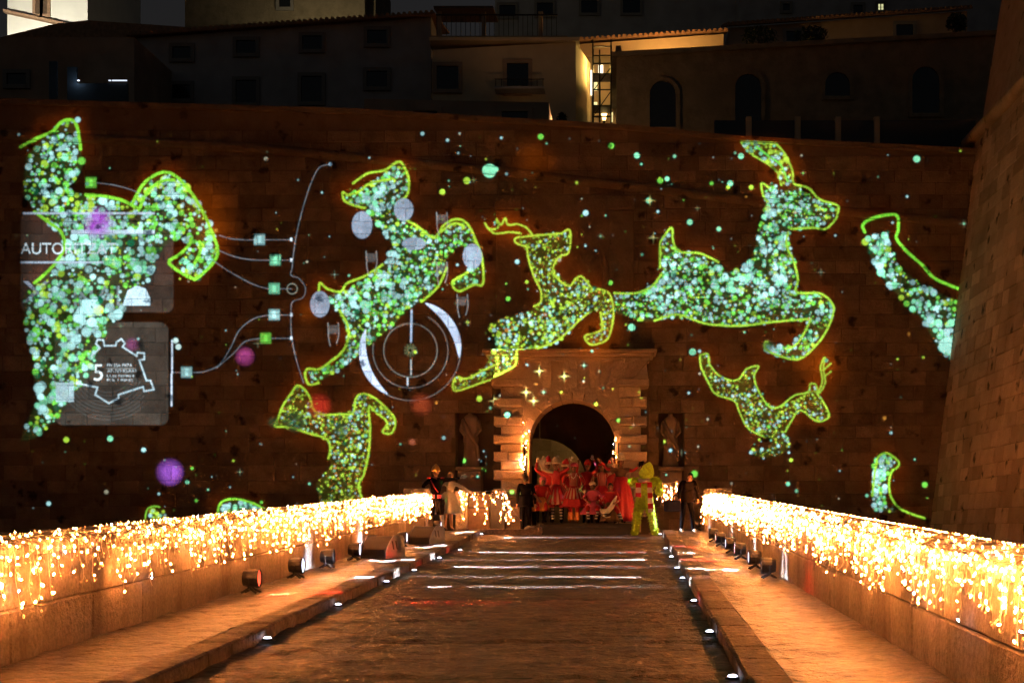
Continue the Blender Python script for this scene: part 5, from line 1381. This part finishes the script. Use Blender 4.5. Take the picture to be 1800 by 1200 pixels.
person('performer in white fur hat and red striped dress with banded stockings, arm raised', at(978, 41.6, SZ), 1.66, .05,
       {'eb':(.33,-.06,1.50),'wb':(.40,-.10,1.72),'ea':(-.36,-.05,1.42),'wa':(-.42,-.1,1.60),'kb':(.13,-.08,.5),'ab':(.13,-.02,.09)}, dict(rw, shin='sock', fore='stripe', foot='black', hand='white'), extra=WCAP+[ex_skirt('stripe',.44,.52), ex_tube('fur_boa','cream',[(-.10,-.12,1.42),(-.24,-.18,1.44),(-.36,-.15,1.50),(-.40,-.13,1.62),(-.34,-.13,1.74),(-.36,-.1,1.84)],[.05,.06,.065,.085,.075,.03],10), ex_skirt('red',.40,.60,.15,1.05,1,'underskirt',.02)], skin='tan')
person('performer in pink cap with pearl necklace and yellow boots among the red group', at(1009, 41.35, SZ), 1.58, -.1,
       {'ea':(-.30,-.10,1.16),'wa':(-.18,-.26,1.02),'eb':(.30,-.10,1.16),'wb':(.2,-.26,.98)}, dict(rw, shin='dred', foot='orange', torso='stripe'), extra=[ex_lathe('cap','pink',[(.09,-.02),(.115,.01),(.10,.07),(.04,.11)],off=(0,.01,.045)), ex_skirt('dred',.40,.46), ex_skirt('stripe',.34,.70,.15,1.04,1,'overskirt',.05), ex_tube('necklace','white',[(-.08,-.10,1.44),(-.06,-.15,1.34),(0,-.165,1.28),(.06,-.15,1.34),(.08,-.10,1.44)],.012),ex_lathe('boot_cuff','orange',[(.07,0),(.09,.04),(.08,.22),(.06,.26)],'aa'),ex_lathe('boot_cuff','orange',[(.07,0),(.09,.04),(.08,.22),(.06,.26)],'ab')], skin='tan')
person('performer in dark red with one white glove lifted high behind the group', at(1033, 42.3, SZ), 1.66, 0,
       {'eb':(.27,-.06,1.55),'wb':(.17,-.08,1.78)}, dict(rw, torso='dred', arm='dred', fore='dred', hand='white'), extra=[ex_skirt('dred',.36,.5), ex_lathe('cap','dred',[(.09,-.02),(.11,.01),(.09,.08),(.03,.15)],off=(0,.01,.045))], skin='tan')
person('performer in striped bodice and short red skirt waving a bent arm', at(1058, 41.75, SZ), 1.62, .1,
       {'eb':(.36,-.04,1.46),'wb':(.30,-.08,1.72),'ea':(-.3,-.05,1.18),'wa':(-.26,-.22,1.0)}, dict(rw, torso='stripe', arm='tan', fore='stripe', shin='black', hand='cream'), extra=[ex_skirt('red',.40,.55), ex_lathe('cap','dred',[(.09,-.02),(.11,.01),(.10,.06),(.03,.10)],off=(0,.01,.045))], skin='tan')
person('tall performer in a white cap and long shiny red robe at the platform edge', at(1091, 41.7, SZ), 1.76, -.15,
       {'ea':(-.36,-.05,1.42),'wa':(-.50,-.10,1.58),'eb':(.34,-.10,1.36),'wb':(.48,-.22,1.46)}, dict(rw, torso='brown', arm='dred', fore='dred'), extra=WCAP+[ex_skirt('red',.40,.06,.16,1.20,1,'robe',.09), ex_tube('feather_fan','black',[(.50,-.24,1.46),(.56,-.25,1.54),(.64,-.24,1.60)],[.02,.07,.02])], skin='tan')
person('kneeling performer in wide brown skirt with white feather boa and striped stockings', at(1074, 41.15, SZ), 1.55, -.2,
       {'pelvis':(0,.05,.50),'waist':(0,.02,.63),'chest':(0,-.04,.80),'neck':(0,-.06,.93),'head':(0,-.09,1.05),'sa':(-.17,-.05,.88),'sb':(.17,-.05,.88),'ea':(-.26,-.1,.66),'wa':(-.14,-.28,.56),'eb':(.26,-.1,.66),'wb':(.2,-.30,.60),'ha':(-.1,.05,.46),'ka':(-.15,-.28,.34),'aa':(-.14,-.05,.09),'ta':(-.15,-.2,.035),'hb':(.1,.05,.46),'kb':(.26,-.26,.34),'ab':(.36,-.16,.09),'tb':(.4,-.3,.035)},
       dict(rw, torso='dred', shin='sock'), extra=[ex_skirt('brown',.34,.06,.15,.60), ex_tube('feather_boa','white',[(-.26,-.26,.40),(-.16,-.36,.34),(-.02,-.36,.36),(.08,-.30,.48),(.14,-.22,.64),(.2,-.16,.80)],[.03,.075,.08,.075,.06,.02],10), ex_tube('bead_string','white',[(-.26,-.30,.38),(-.2,-.37,.24),(-.06,-.39,.17),(.06,-.38,.2)],.012)], skin='tan')
person('performer in dark red with back row hood between white hat and pink cap', at(994, 42.6, SZ), 1.62, 0, {'eb':(.32,-.05,1.45),'wb':(.36,-.08,1.70)}, dict(rw, torso='dred', arm='dred', fore='dred'), extra=[ex_skirt('dred',.35,.5)]+SANTA, skin='tan')
person('performer in striped red dress half hidden between waving performer and robe', at(1074, 42.5, SZ), 1.64, 0, {}, dict(rw, torso='red'), extra=[ex_skirt('stripe',.36,.5)]+SANTA, skin='tan')
person('performer in red hood with both arms up behind the stooping pink hood', at(962, 42.4, SZ), 1.68, 0, {'eb':(.32,-.05,1.50),'wb':(.30,-.08,1.74),'ea':(-.32,-.05,1.48),'wa':(-.28,-.08,1.70)}, dict(rw, torso='red', hand='white'), extra=[ex_skirt('red',.38,.5)]+SANTA, skin='tan')
person('crouching performer in pale pink dress in front of the waving performer', at(1041, 41.2, SZ), 1.5, .1,
       {'pelvis':(0,.08,.55),'waist':(0,.03,.68),'chest':(0,-.06,.86),'neck':(0,-.1,1.0),'head':(0,-.13,1.12),'sa':(-.17,-.07,.94),'sb':(.17,-.07,.94),'ea':(-.28,-.15,.76),'wa':(-.16,-.32,.66),'eb':(.28,-.15,.76),'wb':(.16,-.32,.66),'ha':(-.1,.08,.52),'ka':(-.16,-.24,.42),'hb':(.1,.08,.52),'kb':(.16,-.24,.42)},
       dict(rw, torso='pink', arm='pink', shin='sock'), extra=[ex_skirt('pink',.36,.28,.14,.68), ex_lathe('cap','cream',[(.09,-.02),(.115,.01),(.10,.06),(.03,.10)],off=(0,.01,.045))], skin='tan')
# helmeted performer and dancer
person('performer in dark jacket, gilt helmet and black breeches pointing with one arm', at(766, 39.3, RZ(39.3)+KH+.005), 1.74, .15,
       {'eb':(.42,-.05,1.42),'wb':(.66,-.10,1.46),'ea':(-.36,.02,1.22),'wa':(-.20,-.14,1.06),'ka':(-.18,-.05,.50),'aa':(-.22,.02,.09),'ta':(-.27,-.14,.035),'kb':(.14,-.12,.52),'ab':(.20,.03,.09),'tb':(.24,-.14,.035)},
       {'torso':'black','arm':'black','fore':'black','thigh':'dark','shin':'white','foot':'black','hand':'white'}, 1.1,
       extra=[ex_lathe('helmet','gold',[(.10,-.02),(.125,0),(.115,.06),(.08,.13),(.03,.17)],off=(0,.01,.05)), ex_tube('crest','gold',[(-.02,-.12,.10),(.0,-.04,.21),(.01,.06,.22),(.0,.12,.12)],[.02,.035,.03,.015],8,'head'),
              ex_lathe('breeches','dark',[(.10,0),(.125,.1),(.13,.3),(.12,.42)],'ka',(.03,.02,-.06)), ex_lathe('breeches','dark',[(.10,0),(.125,.1),(.13,.3),(.12,.42)],'kb',(-.02,.04,-.06)), ex_poly('pocket_flap','pink',[(-.15,-.135,1.0),(-.03,-.145,1.0),(-.04,-.145,.90),(-.13,-.14,.90)],(0,-.012,0)), ex_poly('pocket_flap','pink',[(.03,-.145,1.0),(.15,-.135,1.0),(.13,-.14,.90),(.04,-.145,.90)],(0,-.012,0)),
              ex_tube('cross_belt','red',[(-.14,-.10,1.40),(-.04,-.165,1.2),(.06,-.15,1.06)],.014), ex_lathe('epaulette','red',[(.07,0),(.06,.03),(.02,.045)],'sa',(-.01,0,.04)), ex_lathe('epaulette','red',[(.07,0),(.06,.03),(.02,.045)],'sb',(.01,0,.04))], skin='skin')
person('dancer in a pale knee length dress leaning behind the helmeted performer, arm stretched out', at(789, 39.7, RZ(39.7)+KH+.005), 1.66, .5,
       {'chest':(.06,.02,1.28),'waist':(.03,0,1.10),'neck':(.08,.03,1.44),'head':(.06,.03,1.58),'sa':(-.11,.02,1.37),'sb':(.22,.02,1.36),'eb':(.46,-.02,1.24),'wb':(.68,-.04,1.10),'ea':(-.3,.05,1.3),'wa':(-.42,.02,1.42),'kb':(.02,-.1,.5),'ab':(.08,.0,.09),'tb':(.1,-.15,.03)},
       {'torso':'white','arm':'white','fore':'white','thigh':'skin','shin':'skin','foot':'skin'}, .92, extra=[ex_skirt('white',.40,.50,.13,1.12,1.2,'dress_skirt',.10)], hair='blond')
# furry costume
def fur(root, J, K):
    bd = [o for o in root.children if o.name.startswith('body')][0]; rr = random.Random(4); m = MB()
    for pl_ in bd.data.polygons:
        if bd.data.materials[pl_.material_index].name != 'lime_fur': continue
        vs_ = [bd.data.vertices[i].co for i in pl_.vertices]
        for _ in range(max(1, min(14, int(pl_.area*9000)))):
            w = [rr.random() for _ in vs_]; t = sum(w); p0 = sum((v*(q/t) for v, q in zip(vs_, w)), Vector()); n_ = pl_.normal; d = (n_*rr.uniform(.5,1)+Vector((rr.gauss(0,.35),rr.gauss(0,.35),-.35+rr.gauss(0,.3)))).normalized()
            a = d.orthogonal().normalized()*.007; L = rr.uniform(.03,.085); m.face([p0-a-n_*.004, p0+a-n_*.004, p0+d*L])
    stuff(m.build('fur', C['green'], root, local=True))
person('performer in a shaggy lime green fur suit with pointed hood and red white scarf', at(1133, 39.85), 1.84, -.15,
       {'pelvis':(0,0,.92),'ka':(-.20,-.04,.50),'aa':(-.24,.02,.09),'ta':(-.28,-.13,.04),'kb':(.20,-.04,.50),'ab':(.26,.02,.09),'tb':(.31,-.13,.04),'ea':(-.40,-.06,1.40),'wa':(-.26,-.12,1.36),'eb':(.38,-.06,1.44),'wb':(.40,-.12,1.18),'head':(.05,-.02,1.60)},
       {k: 'green' for k in ('torso','arm','fore','thigh','shin','foot','hand','neck','face')}, 1.8, head_turn=(0,.35), hair=None, skin='green', face=False,
       extra=[ex_lathe('hood','green',[(.13,-.14),(.19,-.05),(.19,.06),(.15,.17),(.09,.26),(.02,.32)],'head',(0,.0,.0),(.1,.30),14,.06), ex_lathe('mitten','green',[(.05,-.12),(.11,-.05),(.12,.03),(.06,.10)],'wa',(0,-.03,.03),(0,.8),12,.08), ex_lathe('mitten','green',[(.05,-.12),(.10,-.05),(.11,.03),(.06,.10)],'wb',(0,-.03,-.04),(0,0),12,.08), fur,
              ex_tube('scarf','scarf',[(-.14,-.10,1.44),(0,-.19,1.40),(.14,-.12,1.44)],[.05,.06,.05]), ex_poly('scarf_end','scarf',[(-.20,-.235,1.36),(-.06,-.25,1.36),(-.06,-.25,.98),(-.20,-.235,1.0)],(0,-.03,0)), ex_poly('scarf_end','scarf',[(.10,-.245,1.38),(.22,-.23,1.38),(.26,-.23,.62),(.13,-.245,.58)],(0,-.03,0))])
def bag(root, J, K):
    m = MB(); m.bbox(-.72,-.30,-.36,-.08,.56,.86,.05); m.build('shoulder_bag', C['navy'], root, local=True)
    m = MB(); m.tube([(-.62,-.22,.86),(-.42,-.24,1.02),(-.26,-.22,.88)], .015, 6); m.build('bag_strap', C['black'], root, local=True)
person('stooping man in dark clothes and pale shoes holding a navy bag', at(1207, 38.6, RZ(38.6)+KH+.005), 1.70, .35,
       {'chest':(0,-.10,1.27),'neck':(0,-.18,1.40),'head':(0,-.26,1.50),'sa':(-.18,-.12,1.36),'sb':(.18,-.12,1.36),'ea':(-.3,-.16,1.10),'wa':(-.32,-.26,.90),'eb':(.28,-.12,1.10),'wb':(.24,-.22,.9),'ka':(-.13,-.03,.5),'aa':(-.15,.03,.09),'ta':(-.18,-.13,.035),'kb':(.16,-.03,.5),'ab':(.20,.03,.09),'tb':(.24,-.13,.035)},
       {'torso':'dark','arm':'dark','fore':'dark','thigh':'black','shin':'black','foot':'cream'}, 1.18, extra=[ex_skirt('dark',.25,.82,.2,1.16,.6,'coat_tail',.01), bag], grip=True)
